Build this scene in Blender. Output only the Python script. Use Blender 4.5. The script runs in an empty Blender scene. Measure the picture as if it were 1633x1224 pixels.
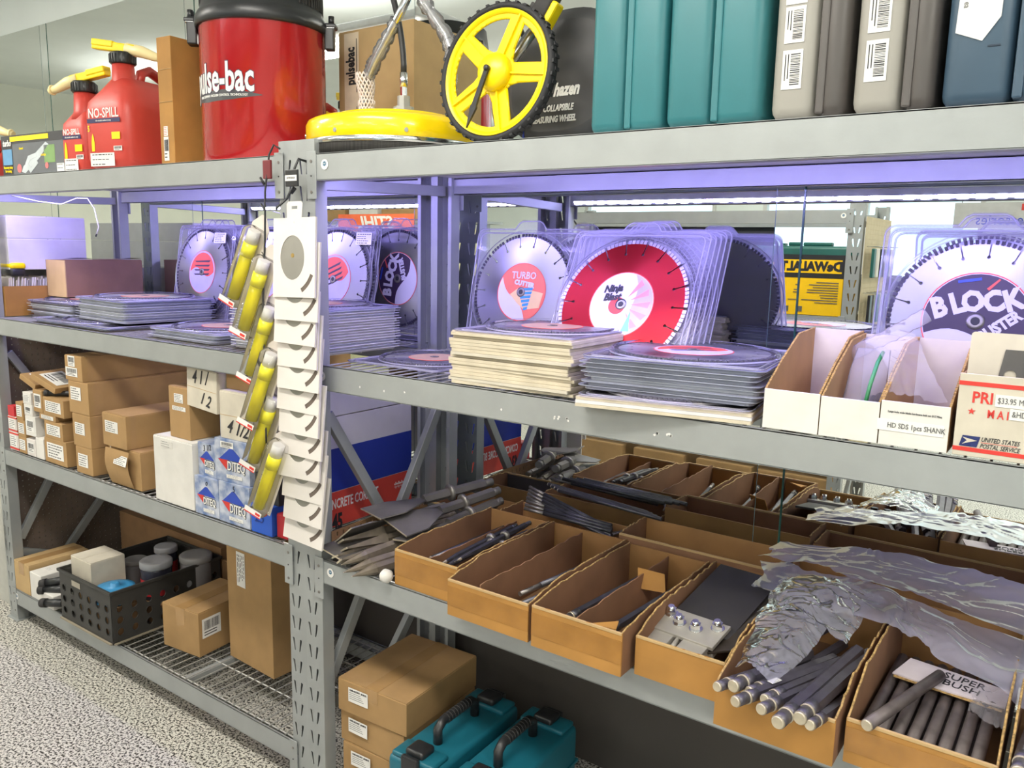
import bpy, bmesh, math, random
from mathutils import Vector, Matrix, Euler
from mathutils.geometry import tessellate_polygon
random.seed(7)
S = bpy.context.scene
COL = S.collection
PI = math.pi
# ---------------------------------------------------------------- camera
cam = bpy.data.cameras.new('camera'); camo = bpy.data.objects.new('camera', cam); COL.objects.link(camo)
cam.sensor_width = 36; cam.lens = 36 * 1307 / 1633; cam.clip_start = .02
Rr = Vector((.8123, .5829, .0207)); Fw = Vector((-.5730, .8032, -.1628))
Fw.normalize(); Rr = (Rr - Fw * Rr.dot(Fw)).normalized(); Up = Rr.cross(Fw)
camo.matrix_world = Matrix(((Rr.x, Up.x, -Fw.x, 1.816), (Rr.y, Up.y, -Fw.y, -1.517), (Rr.z, Up.z, -Fw.z, 1.671), (0, 0, 0, 1)))
S.camera = camo
# ---------------------------------------------------------------- world, exposure
w = bpy.data.worlds.new('world'); S.world = w; w.use_nodes = True
w.node_tree.nodes['Background'].inputs[0].default_value = (.75, .85, 1, 1)
w.node_tree.nodes['Background'].inputs[1].default_value = .5
S.view_settings.view_transform = 'Standard'; S.view_settings.look = 'None'; S.view_settings.gamma = 1
S.view_settings.exposure = -0.12
try:
    S.cycles.use_denoising = True; S.cycles.max_bounces = 12; S.cycles.transparent_max_bounces = 24
    S.cycles.glossy_bounces = 6; S.cycles.diffuse_bounces = 4; S.cycles.sample_clamp_indirect = 4
    S.cycles.caustics_reflective = True; S.cycles.caustics_refractive = False
except Exception: pass

def area_light(name, loc, rot, sx, sy, energy, color):
    l = bpy.data.lights.new(name, 'AREA'); l.shape = 'RECTANGLE'; l.size = sx; l.size_y = sy; l.energy = energy; l.color = color
    o = bpy.data.objects.new(name, l); COL.objects.link(o); o.location = loc; o.rotation_euler = rot
    return o
# ceiling fluorescent fixtures (their tubes are built in the room part)
FIX = [(-2.2, -1.1), (.6, -1.1), (3.2, -1.3), (-2.2, -3.6), (.6, -3.8), (3.2, -3.8), (-5.6, -1.8), (-5.4, -5.4), (-1.6, -6.2), (2.2, -6.2), (5.2, -5.2)]  # entries after the far right one are added to brighten the mirrored room
CEIL = 3.3
for fx, fy in FIX:
    near = fy > -1.5
    area_light('ceiling_lamp_light', (fx, fy, CEIL - .36), (0, 0, 0), 1.2, .3, 45 if near else 42, (1, .95, .86))
    area_light('added_ceiling_uplight', (fx, fy, CEIL - .25), (PI, 0, 0), 1.2, .2, 16 if near else 26, (1, .97, .92))  # uplight added to brighten the ceiling and mirrored walls
# LED strips on the inner side of the top front beams, facing the mirror and the goods
LEDC = (.36, .30, 1)
for x0, x1 in ((-1.9, -.1), (.1, 1.95)):
    area_light('led_strip_light', ((x0 + x1) / 2, .047, 1.852), (math.radians(50), 0, 0), x1 - x0, .012, 12, LEDC)
# ---------------------------------------------------------------- materials
MC = {}
def mat(name, col, rough=.6, metal=0., noise=.06, ns=18., bump=0., bs=60., spec=None, emis=0., coat=0., stretch=None, col2=None, bumpd=.002):
    if name in MC: return MC[name]
    m = bpy.data.materials.new(name); m.use_nodes = True; nt = m.node_tree; b = nt.nodes['Principled BSDF']
    b.inputs['Roughness'].default_value = rough; b.inputs['Metallic'].default_value = metal
    if spec is not None: b.inputs['Specular IOR Level'].default_value = spec
    if coat: b.inputs['Coat Weight'].default_value = coat; b.inputs['Coat Roughness'].default_value = .08
    tc = nt.nodes.new('ShaderNodeTexCoord'); mp = nt.nodes.new('ShaderNodeMapping'); nt.links.new(tc.outputs['Object'], mp.inputs[0])
    if stretch: mp.inputs['Scale'].default_value = stretch
    nz = nt.nodes.new('ShaderNodeTexNoise'); nz.inputs['Scale'].default_value = ns; nz.inputs['Detail'].default_value = 4
    nt.links.new(mp.outputs[0], nz.inputs['Vector'])
    rp = nt.nodes.new('ShaderNodeValToRGB'); rp.color_ramp.elements[0].position = .35; rp.color_ramp.elements[1].position = .65
    c2 = col2 if col2 else tuple(max(0, c * (1 - 2 * noise)) for c in col)
    rp.color_ramp.elements[0].color = (*c2, 1); rp.color_ramp.elements[1].color = (*col, 1)
    nt.links.new(nz.outputs[0], rp.inputs[0]); nt.links.new(rp.outputs[0], b.inputs['Base Color'])
    if bump:
        n2 = nt.nodes.new('ShaderNodeTexNoise'); n2.inputs['Scale'].default_value = bs; nt.links.new(mp.outputs[0], n2.inputs['Vector'])
        bp = nt.nodes.new('ShaderNodeBump'); bp.inputs['Strength'].default_value = bump; bp.inputs['Distance'].default_value = bumpd
        nt.links.new(n2.outputs[0], bp.inputs['Height']); nt.links.new(bp.outputs[0], b.inputs['Normal'])
    if emis:
        b.inputs['Emission Color'].default_value = (*col, 1); b.inputs['Emission Strength'].default_value = emis
    MC[name] = m; return m
def clear(name, tint=(.93, .94, 1), fac=.16, rough=.08, milk=.0, milkc=(.8, .8, .85)):
    if name in MC: return MC[name]
    m = bpy.data.materials.new(name); m.use_nodes = True; nt = m.node_tree; nt.nodes.clear()
    out = nt.nodes.new('ShaderNodeOutputMaterial'); mx = nt.nodes.new('ShaderNodeMixShader'); tr = nt.nodes.new('ShaderNodeBsdfTransparent')
    gl = nt.nodes.new('ShaderNodeBsdfGlossy'); gl.inputs['Roughness'].default_value = rough; tr.inputs[0].default_value = (*tint, 1)
    lw = nt.nodes.new('ShaderNodeLayerWeight'); lw.inputs['Blend'].default_value = fac
    nt.links.new(lw.outputs['Fresnel'], mx.inputs[0]); nt.links.new(gl.outputs[0], mx.inputs[2])
    if milk:
        m2 = nt.nodes.new('ShaderNodeMixShader'); df = nt.nodes.new('ShaderNodeBsdfDiffuse'); df.inputs[0].default_value = (*milkc, 1)
        tl = nt.nodes.new('ShaderNodeBsdfTranslucent'); tl.inputs[0].default_value = (*milkc, 1); m3 = nt.nodes.new('ShaderNodeMixShader')
        m3.inputs[0].default_value = .35; nt.links.new(df.outputs[0], m3.inputs[1]); nt.links.new(tl.outputs[0], m3.inputs[2])
        m2.inputs[0].default_value = milk; nt.links.new(tr.outputs[0], m2.inputs[1]); nt.links.new(m3.outputs[0], m2.inputs[2])
        nt.links.new(m2.outputs[0], mx.inputs[1])
    else: nt.links.new(tr.outputs[0], mx.inputs[1])
    nt.links.new(mx.outputs[0], out.inputs[0]); MC[name] = m; return m
def emit(name, col, st):
    if name in MC: return MC[name]
    m = bpy.data.materials.new(name); m.use_nodes = True; nt = m.node_tree; nt.nodes.clear()
    o = nt.nodes.new('ShaderNodeOutputMaterial'); e = nt.nodes.new('ShaderNodeEmission'); e.inputs[0].default_value = (*col, 1); e.inputs[1].default_value = st
    nt.links.new(e.outputs[0], o.inputs[0]); MC[name] = m; return m
STEEL = mat('grey_powder_steel', (.36, .38, .38), .42, .25, .05, 9, .05, 220)
WIRE = mat('zinc_wire', (.52, .52, .50), .4, .5)
CARD = mat('cardboard', (.38, .23, .095), .8, 0, .06, 14, .06, 90)
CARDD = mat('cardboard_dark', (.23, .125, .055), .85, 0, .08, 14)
CARDL = mat('cardboard_light', (.50, .34, .16), .8, 0, .05, 14)
CARDO = mat('cardboard_orange', (.41, .20, .045), .75, 0, .10, 9)
FLUTE = mat('corrugated_edge', (.56, .36, .14), .8, 0, .3, 160)
WHITE = mat('white_card', (.72, .70, .66), .7, 0, .04)
WHITED = mat('white_card_worn', (.62, .57, .47), .8, 0, .08, 12)
PAPER = mat('label_paper', (.80, .79, .76), .6, 0, .03)
INK = mat('black_ink', (.02, .02, .025), .6)
BLACK = mat('black_plastic', (.02, .021, .023), .35, 0, .1)
BLACKM = mat('black_matt', (.03, .028, .028), .7, 0, .1)
TAPE = mat('packing_tape', (.42, .25, .10), .22, 0, .08, 12, .15, 40, coat=.3)
TAPEO = mat('orange_packing_tape', (.36, .17, .038), .2, 0, .12, 14, .25, 30, coat=.4)
RED = mat('red_print', (.62, .04, .03), .5)
BLUE = mat('blue_print', (.02, .06, .42), .5)
YEL = mat('yellow_plastic', (.95, .70, .0), .35, 0, .02)
CHROME = mat('chrome', (.75, .75, .76), .15, 1., .03)
DSTEEL = mat('dark_tool_steel', (.10, .10, .115), .4, .7, .15, 30)
GSTEEL = mat('grey_tool_steel', (.30, .28, .26), .42, .75, .15, 30)
BRITE = mat('ground_steel_edge', (.62, .55, .42), .4, .5, .1, 40)
CLEAR = clear('clear_clamshell', (.99, .99, 1), .12, .06, .085, (.78, .77, .9))
# ---------------------------------------------------------------- geometry helpers
def RM(rx=0, ry=0, rz=0): return Euler((math.radians(rx), math.radians(ry), math.radians(rz))).to_matrix().to_4x4()
def TM(x, y, z): return Matrix.Translation((x, y, z))
class G:
    """collects shapes into one mesh"""
    def __init__(s): s.bm = bmesh.new(); s.mats = []; s.mi = 0; s.M = Matrix.Identity(4)
    def use(s, m):
        if m not in s.mats: s.mats.append(m)
        s.mi = s.mats.index(m); return s
    def _f(s, vs, sm=False):
        try: f = s.bm.faces.new(vs); f.material_index = s.mi; f.smooth = sm; return f
        except ValueError: return None
    def v(s, p): return s.bm.verts.new(s.M @ Vector(p))
    def box(s, x0, x1, y0, y1, z0, z1, b=0, M=None, taper=0):
        M = M or Matrix.Identity(4); P = []
        if b <= 0:
            c = [(x0, y0, z0), (x1, y0, z0), (x1, y1, z0), (x0, y1, z0), (x0, y0, z1), (x1, y0, z1), (x1, y1, z1), (x0, y1, z1)]
            vs = [s.v(M @ Vector(p)) for p in c]
            for q in ((3, 2, 1, 0), (4, 5, 6, 7), (0, 1, 5, 4), (1, 2, 6, 5), (2, 3, 7, 6), (3, 0, 4, 7)): s._f([vs[i] for i in q])
        else:
            b = min(b, (x1 - x0) * .49, (y1 - y0) * .49, (z1 - z0) * .49); t = bmesh.new(); bmesh.ops.create_cube(t, size=1)
            for v in t.verts: v.co = Vector(((x0 + x1) / 2 + v.co.x * (x1 - x0), (y0 + y1) / 2 + v.co.y * (y1 - y0), (z0 + z1) / 2 + v.co.z * (z1 - z0)))
            bmesh.ops.bevel(t, geom=t.edges[:], offset=b, segments=2 if b < .012 else 4, affect='EDGES', profile=.5)
            mp = {v: s.v(M @ v.co) for v in t.verts}
            for f in t.faces: s._f([mp[v] for v in f.verts], b >= .006)
            t.free()
        return s
    def cyl(s, a, b, r, r2=None, n=16, cap=True, sm=True):
        a = Vector(a); b = Vector(b); r2 = r if r2 is None else r2; d = (b - a).normalized()
        u = d.orthogonal().normalized(); w_ = d.cross(u)
        if n == 6: u, w_ = u, w_
        A = []; B = []
        for i in range(n):
            t = 2 * PI * i / n; e = u * math.cos(t) + w_ * math.sin(t); A.append(s.v(a + e * r)); B.append(s.v(b + e * r2))
        for i in range(n): j = (i + 1) % n; s._f([A[i], A[j], B[j], B[i]], sm and n > 8)
        if cap: s._f(A[::-1]); s._f(B)
        return s
    def tube(s, pts, r, n=10, cap=True, rs=None):
        pts = [Vector(p) for p in pts]; rings = []; u = None
        for i, p in enumerate(pts):
            d = (pts[min(i + 1, len(pts) - 1)] - pts[max(i - 1, 0)]).normalized()
            if u is None: u = d.orthogonal().normalized()
            u = (u - d * u.dot(d)).normalized(); w_ = d.cross(u); rr = rs[i] if rs else r
            rings.append([s.v(p + (u * math.cos(2 * PI * k / n) + w_ * math.sin(2 * PI * k / n)) * rr) for k in range(n)])
        for A, B in zip(rings, rings[1:]):
            for k in range(n): j = (k + 1) % n; s._f([A[k], A[j], B[j], B[k]], True)
        if cap: s._f(rings[0][::-1]); s._f(rings[-1])
        return s
    def lathe(s, prof, n=48, c=(0, 0, 0), M=None, cap0=True, cap1=True):
        M = M or Matrix.Identity(4); c = Vector(c); rings = []
        for r, z in prof: rings.append([s.v(M @ (c + Vector((r * math.cos(2 * PI * k / n), r * math.sin(2 * PI * k / n), z)))) for k in range(n)])
        for A, B in zip(rings, rings[1:]):
            for k in range(n): j = (k + 1) % n; s._f([A[k], A[j], B[j], B[k]], True)
        if cap0: s._f(rings[0][::-1])
        if cap1: s._f(rings[-1])
        return s
    def loft(s, secs, n=32, M=None):
        """secs: (z, cx, cy, hx, hy, power)"""
        M = M or Matrix.Identity(4); rings = []
        for z, cx, cy, hx, hy, p in secs:
            R = []
            for k in range(n):
                t = 2 * PI * (k + .5) / n; c, q = math.cos(t), math.sin(t)
                R.append(s.v(M @ Vector((cx + hx * abs(c) ** (2 / p) * (1 if c > 0 else -1), cy + hy * abs(q) ** (2 / p) * (1 if q > 0 else -1), z))))
            rings.append(R)
        for A, B in zip(rings, rings[1:]):
            for k in range(n): j = (k + 1) % n; s._f([A[k], A[j], B[j], B[k]], True)
        s._f(rings[0][::-1]); s._f(rings[-1]); return s
    def plate(s, loops, t, M=None):
        """polygon (first loop) with holes (others) in local XY, thickness t along +Z"""
        M = M or Matrix.Identity(4); fl = [p for l in loops for p in l]
        tris = tessellate_polygon([[Vector((p[0], p[1], 0)) for p in l] for l in loops])
        T = [s.v(M @ Vector((p[0], p[1], t))) for p in fl]; B = [s.v(M @ Vector((p[0], p[1], 0))) for p in fl]
        for a, b, c in tris:
            n = (Vector(fl[b]) - Vector(fl[a])).to_3d().cross((Vector(fl[c]) - Vector(fl[a])).to_3d()).z
            if n < 0: b, c = c, b
            s._f([T[a], T[b], T[c]]); s._f([B[c], B[b], B[a]])
        o = 0
        for l in loops:
            m = len(l)
            for i in range(m): j = (i + 1) % m; s._f([B[o + i], B[o + j], T[o + j], T[o + i]])
            o += m
        return s
    def grid(s, fn, nu, nv, sm=True):
        V = [[s.v(fn(i / nu, j / nv)) for j in range(nv + 1)] for i in range(nu + 1)]
        for i in range(nu):
            for j in range(nv): s._f([V[i][j], V[i + 1][j], V[i + 1][j + 1], V[i][j + 1]], sm)
        return s
    def obj(s, name, m=None, parent=None, M=None, fix=True):
        if fix: bmesh.ops.recalc_face_normals(s.bm, faces=s.bm.faces[:])
        me = bpy.data.meshes.new(name); s.bm.to_mesh(me); s.bm.free()
        for k in (s.mats or [m or CARD]): me.materials.append(k)
        o = bpy.data.objects.new(name, me); COL.objects.link(o)
        if parent: o.parent = parent
        if M is not None: o.matrix_basis = M
        return o
def tag(o, label, cat, group=None, kind=None):
    o['label'] = label; o['category'] = cat
    if group: o['group'] = group
    if kind: o['kind'] = kind
    return o
def struct(o): o['kind'] = 'structure'; return o
def thing(name, label, cat, loc=(0, 0, 0), rot=(0, 0, 0), group=None):
    o = bpy.data.objects.new(name, None); COL.objects.link(o); o.empty_display_size = .02
    o.location = loc; o.rotation_euler = [math.radians(a) for a in rot]; return tag(o, label, cat, group)
def kids(o): return [c for c in bpy.data.objects if c.parent == o]
CH = {}
def dup(src, loc=None, rot=None, label=None, group=None):
    if src.name not in CH: CH[src.name] = [(c, kids(c)) for c in kids(src)]
    r = src.copy(); COL.objects.link(r)
    if loc is not None: r.location = loc
    if rot is not None: r.rotation_euler = [math.radians(a) for a in rot]
    if label: r['label'] = label
    if group: r['group'] = group
    for c, gs in CH[src.name]:
        d = c.copy(); COL.objects.link(d); d.parent = r
        for g in gs: e = g.copy(); COL.objects.link(e); e.parent = d
    return r
XZ = Matrix(((1, 0, 0, 0), (0, 0, -1, 0), (0, 1, 0, 0), (0, 0, 0, 1)))      # local XY plate -> stands in XZ, faces -Y
def text(parent, body, size, M, m=INK, sx=1., ext=.0004, off=0., shear=0., align='CENTER', name='printed_text'):
    k = (body, size, ext, off, shear, align, m.name)
    if k not in TX:
        c = bpy.data.curves.new(name, 'FONT'); c.body = body; c.size = size; c.extrude = ext; c.align_x = align; c.align_y = 'CENTER'
        c.offset = off; c.shear = shear; c.resolution_u = 2
        q = bpy.data.objects.new('q', c); me = bpy.data.meshes.new_from_object(q); bpy.data.objects.remove(q); bpy.data.curves.remove(c)
        me.name = name; me.materials.clear(); me.materials.append(m); TX[k] = me
    o = bpy.data.objects.new(name, TX[k]); COL.objects.link(o); o.parent = parent
    o.matrix_basis = M @ Matrix.Diagonal((sx, 1, 1, 1)); return o
TX = {}
def sticker(parent, wd, ht, M, kind='lines', name='paper_label', m=None, seed=0, bg=None):
    """white label in the local XY plane facing +Z with printed lines or bars, one mesh"""
    g = G(); g.use(bg or PAPER); g.box(-wd / 2, wd / 2, -ht / 2, ht / 2, 0, .0008); g.use(m or INK); R = random.Random(seed + int(wd * 1e4))
    if kind == 'bars':
        x = -wd * .4
        while x < wd * .4:
            b = R.choice((.012, .02, .03)) * wd; g.box(x, x + b, -ht * .1, ht * .38, .0008, .001); x += b + R.choice((.015, .025)) * wd
        for k in range(2): g.box(-wd * .4, wd * R.uniform(.1, .35), -ht * (.24 + .14 * k), -ht * (.19 + .14 * k), .0008, .001)
    else:
        n = 5 if kind == 'lines' else 3
        for k in range(n):
            y = ht * (.36 - .72 * k / (n - 1)); x = -wd * .42
            while x < wd * R.uniform(.1, .4):
                b = wd * R.uniform(.05, .16); g.box(x, min(x + b, wd * .44), y - ht * .03, y + ht * .03, .0008, .001); x += b + wd * .035
    return g.obj(name, None, parent, M)
def face(x, y, z, rz=0): return TM(x, y, z) @ RM(0, 0, rz) @ XZ      # frame on a front (-Y) face
def top(x, y, z, rz=0): return TM(x, y, z) @ RM(0, 0, rz)            # frame on a top face
def right(x, y, z): return TM(x, y, z) @ RM(0, 0, 90) @ XZ           # frame on a +X face
NUM = 'first second third fourth fifth sixth seventh eighth ninth tenth eleventh twelfth thirteenth fourteenth fifteenth sixteenth seventeenth eighteenth nineteenth twentieth'.split()
NUM += ['twenty ' + k for k in NUM[:9]] + ['thirtieth']
ORD = ['topmost'] + [k + ' from the top' for k in NUM[1:]]
def carton(label, x0, x1, y0, y1, z0, z1, m=CARD, rz=0, lab=None, tape=None, group=None, name='cardboard_box', cat='box', seam='x', tilt=(0, 0), lm='lines', bulge=.0015):
    """closed carton with flap seam, optional tape, label"""
    W, D, H = x1 - x0, y1 - y0, z1 - z0
    t = thing(name, label, cat, ((x0 + x1) / 2, (y0 + y1) / 2, z0), (tilt[0], tilt[1], rz), group)
    g = G().use(m); g.box(-W / 2, W / 2, -D / 2, D / 2, 0, H - .003, bulge); b = g.obj('box_body', None, t)
    e = .0015
    for sgn in (-1, 1):
        g = G().use(m)
        if seam == 'x': g.box(-W / 2 + e, W / 2 - e, *((-D / 2 + e, -.001) if sgn < 0 else (.001, D / 2 - e)), H - .003, H)
        else: g.box(*((-W / 2 + e, -.001) if sgn < 0 else (.001, W / 2 - e)), -D / 2 + e, D / 2 - e, H - .003, H)
        g.obj('flap', None, t)
    if tape:
        g = G().use(TAPE); q = .024
        if seam == 'x': g.box(-W / 2, W / 2, -q, q, H + .0003, H + .0007); g.box(W / 2 + .0003, W / 2 + .0007, -q, q, H * .6, H + .0006)
        else: g.box(-q, q, -D / 2, D / 2, H + .0003, H + .0007); g.box(-q, q, -D / 2 - .0007, -D / 2 - .0003, H * .6, H + .0006)
        g.obj('packing_tape', None, t)
    if lab:
        for (lx, lz, lw, lh) in lab: sticker(t, lw, lh, face(-W / 2 + lx * W, -D / 2 - .001, lz * H), lm, seed=int(1000 * abs(x0)))
    return t
# ================================================================ room
def wallm(name, col): return mat(name, col, .8, 0, .02, 3)
def speckle():
    m = bpy.data.materials.new('speckled_floor'); m.use_nodes = True; nt = m.node_tree; b = nt.nodes['Principled BSDF']; b.inputs['Roughness'].default_value = .45
    tc = nt.nodes.new('ShaderNodeTexCoord'); n = nt.nodes.new('ShaderNodeTexNoise'); n.inputs['Scale'].default_value = 120; n.inputs['Detail'].default_value = 2.5
    n.inputs['Roughness'].default_value = .7; nt.links.new(tc.outputs['Object'], n.inputs['Vector'])
    r = nt.nodes.new('ShaderNodeValToRGB'); e = r.color_ramp.elements; e[0].position = .45; e[0].color = (.02, .018, .012, 1); e[1].position = .52; e[1].color = (.66, .64, .58, 1)
    k = r.color_ramp.elements.new(.47); k.color = (.33, .32, .29, 1)
    nt.links.new(n.outputs[0], r.inputs[0]); nt.links.new(r.outputs[0], b.inputs['Base Color']); return m
X0, X1, Y0, Y1 = -8, 6.5, -8, .672
struct(G().box(X0, X1, Y0, Y1 + .1, -.1, 0).obj('floor', speckle()))
CEILM = wallm('ceiling_paint', (.84, .87, .85)); WALLM = wallm('wall_paint', (.76, .81, .79)); WALLC = wallm('wall_cream', (.82, .82, .72))
struct(G().box(X0, X1, Y0, Y1 + .1, CEIL, CEIL + .1).obj('ceiling', CEILM))
struct(G().box(X0, X1, Y1, Y1 + .1, 0, CEIL).obj('wall_back', WALLM))
struct(G().box(X0, X1, Y1 - .012, Y1, 0, .60, .002).obj('trim_shade_1', wallm('lower_wall_shade', (.07, .062, .055))))  # dark panel stands in for the shaded wall below the mirrors
struct(G().box(X0 - .1, X0, Y0, Y1, 0, CEIL).obj('wall_left', WALLC))
struct(G().box(X1, X1 + .1, Y0, Y1, 0, CEIL).obj('wall_right', WALLM))
# front wall with a long shop window
g = G().use(WALLM); wz0, wz1 = .9, 2.35; wx = [(-4.6, -2.6), (-1.9, .6), (1.2, 5.8)]
lo = [(X0, 0), (X1, 0), (X1, CEIL), (X0, CEIL)]; hs = [[(a, wz0), (b, wz0), (b, wz1), (a, wz1)] for a, b in wx]
g.plate([lo] + hs, .12, TM(0, Y0, 0) @ XZ); struct(g.obj('wall_front', None))
sky = emit('overcast_daylight', (.72, .93, 1), 2.2)
for i, (a, b) in enumerate(wx):
    o = struct(G().use(sky).box(a, b, Y0 - .1, Y0 - .09, wz0, wz1).obj('window_%d' % (i + 1)))
    g = G().use(mat('window_frame', (.6, .6, .58), .5))
    n = int((b - a) / 1.1)
    for k in range(n + 1): x = a + (b - a) * k / n; g.box(x - .025, x + .025, Y0 - .08, Y0 + .02, wz0, wz1)
    for z in (wz0, wz1): g.box(a, b, Y0 - .08, Y0 + .02, z - .03, z + .03)
    g.obj('window_frame', None, o)
# mirrors on the back wall
MIR = bpy.data.materials.new('mirror_glass'); MIR.use_nodes = True; nt = MIR.node_tree; nt.nodes.clear()
_o = nt.nodes.new('ShaderNodeOutputMaterial'); _g = nt.nodes.new('ShaderNodeBsdfGlossy'); _g.inputs[0].default_value = (.86, .90, .88, 1); _g.inputs['Roughness'].default_value = .0
nt.links.new(_g.outputs[0], _o.inputs[0])
MEDGE = mat('mirror_edge', (.03, .10, .08), .2)
for i, (a, b) in enumerate([(-5.27, -3.96), (-3.955, -2.695), (-2.69, -1.425), (-1.42, -.105), (-.10, 1.168), (1.173, 2.45), (2.455, 3.7)]):
    t = thing('wall_mirror', ('tall mirror panel on the back wall, %s' % ['far left end beyond the racks', 'left of the red gas cans', 'behind the gas cans and the purple lit boxes', 'behind the red vacuum and left blade packs', 'behind the measuring wheel and teal cases', 'behind the grey cases and block blade', 'at the right end beyond the view'][i]), 'mirror', (0, .664, 0), group='mirror panels on the back wall')
    G().use(MIR).box(a, b - .070, 0, .006, .61, 2.75).obj('mirror_glass', None, t)
    g = G().use(MIR); z0, z1 = .61, 2.75; vs = [g.v(p) for p in ((b - .070, 0, z0), (b, .0010, z0), (b, .0010, z1), (b - .070, 0, z1))]; g._f(vs); g.obj('bevelled_strip', None, t, fix=False)
    G().use(mat('bevel_line', (.12, .18, .18), .2)).box(b - .0712, b - .0695, -.0006, .001, .61, 2.75).obj('bevel_line', None, t)
    G().use(MEDGE).box(b - .001, b + .004, -.001, .006, .61, 2.75).obj('glass_edge', None, t)
# fluorescent fixtures
for i, (fx, fy) in enumerate(FIX):
    t = thing('ceiling_light', 'twin tube fluorescent fixture on the ceiling, %s' % ['above the left rack', 'above the right rack', 'right of the racks', 'far left of the aisle', 'far middle', 'far right', 'added fill beyond the left end', 'added fill in the far left corner', 'added fill at back left', 'added fill at back right', 'added fill in the right corner'][i], 'light', (fx, fy, CEIL - .24), group='fluorescent ceiling fixtures')
    G().use(mat('fixture_white', (.8, .8, .8), .4)).box(-.65, .65, -.16, .16, -.06, -.012, .01).obj('housing', None, t)
    for s_ in (-.5, .5): G().use(GSTEEL).cyl((s_, 0, -.02), (s_, 0, .24), .004, n=8).obj('hanging_rod', None, t)
    for s_ in (-.08, .08): G().use(emit('tube_glow', (1, .95, .86), 14)).cyl((-.6, s_, -.08), (.6, s_, -.08), .014, n=10).obj('fluorescent_tube', None, t)
# ================================================================ racks
PW, PD, PH = .073, .042, 1.948
def upright_mesh():
    g = G().use(STEEL); hs = []
    z = .287 - .07 * 4 + .0
    while z < PH - .01:
        a = z; l = .040
        for cx, s_ in ((.017, 1), (.0435, -1)):
            xt, xb = cx - s_ * .0035, cx + s_ * .0035
            hs.append([(xb - .0022, a - l), (xb + .0022, a - l), (xt + .0045, a - .002), (xt + .002, a), (xt - .0045, a)] if a - l > .01 else [(xb - .001, .012), (xb + .001, .012), (xb + .001, .013), (xb - .001, .013)])
        z += .07
    hs = [h for h in hs if h[0][1] > .013]
    g.plate([[(0, 0), (PW, 0), (PW, PH), (0, PH)]] + hs, .0022, TM(0, .0022, 0) @ XZ)
    g.box(0, .002, .0022, PD, 0, PH); g.box(PW - .002, PW, .0022, PD, 0, PH)
    for x in (.002, PW - .014): g.box(x, x + .012, PD - .002, PD, 0, PH)
    g.box(-.012, PW + .012, -.01, PD + .03, 0, .004)
    return g
up0 = upright_mesh().obj('upright', None, None); UPM = up0.data; bpy.data.objects.remove(up0)
def put(name, me, parent, M): o = bpy.data.objects.new(name, me); COL.objects.link(o); o.parent = parent; o.matrix_basis = M; return o
def nsf(parent, x, z, s_=1.):
    g = G().use(PAPER); g.lathe([(.0135, 0), (.0135, .0006)], 24, M=face(x, -.0052, z)); g.use(mat('seal_blue', (.03, .14, .25), .5)); g.lathe([(.0062, .0006), (.0062, .0009)], 20, M=face(x, -.0052, z + .002))
    o = g.obj('round_sticker', None, parent); text(o, 'NSF', .0055, face(x, -.0063, z + .002), PAPER, ext=.0001)
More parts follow.
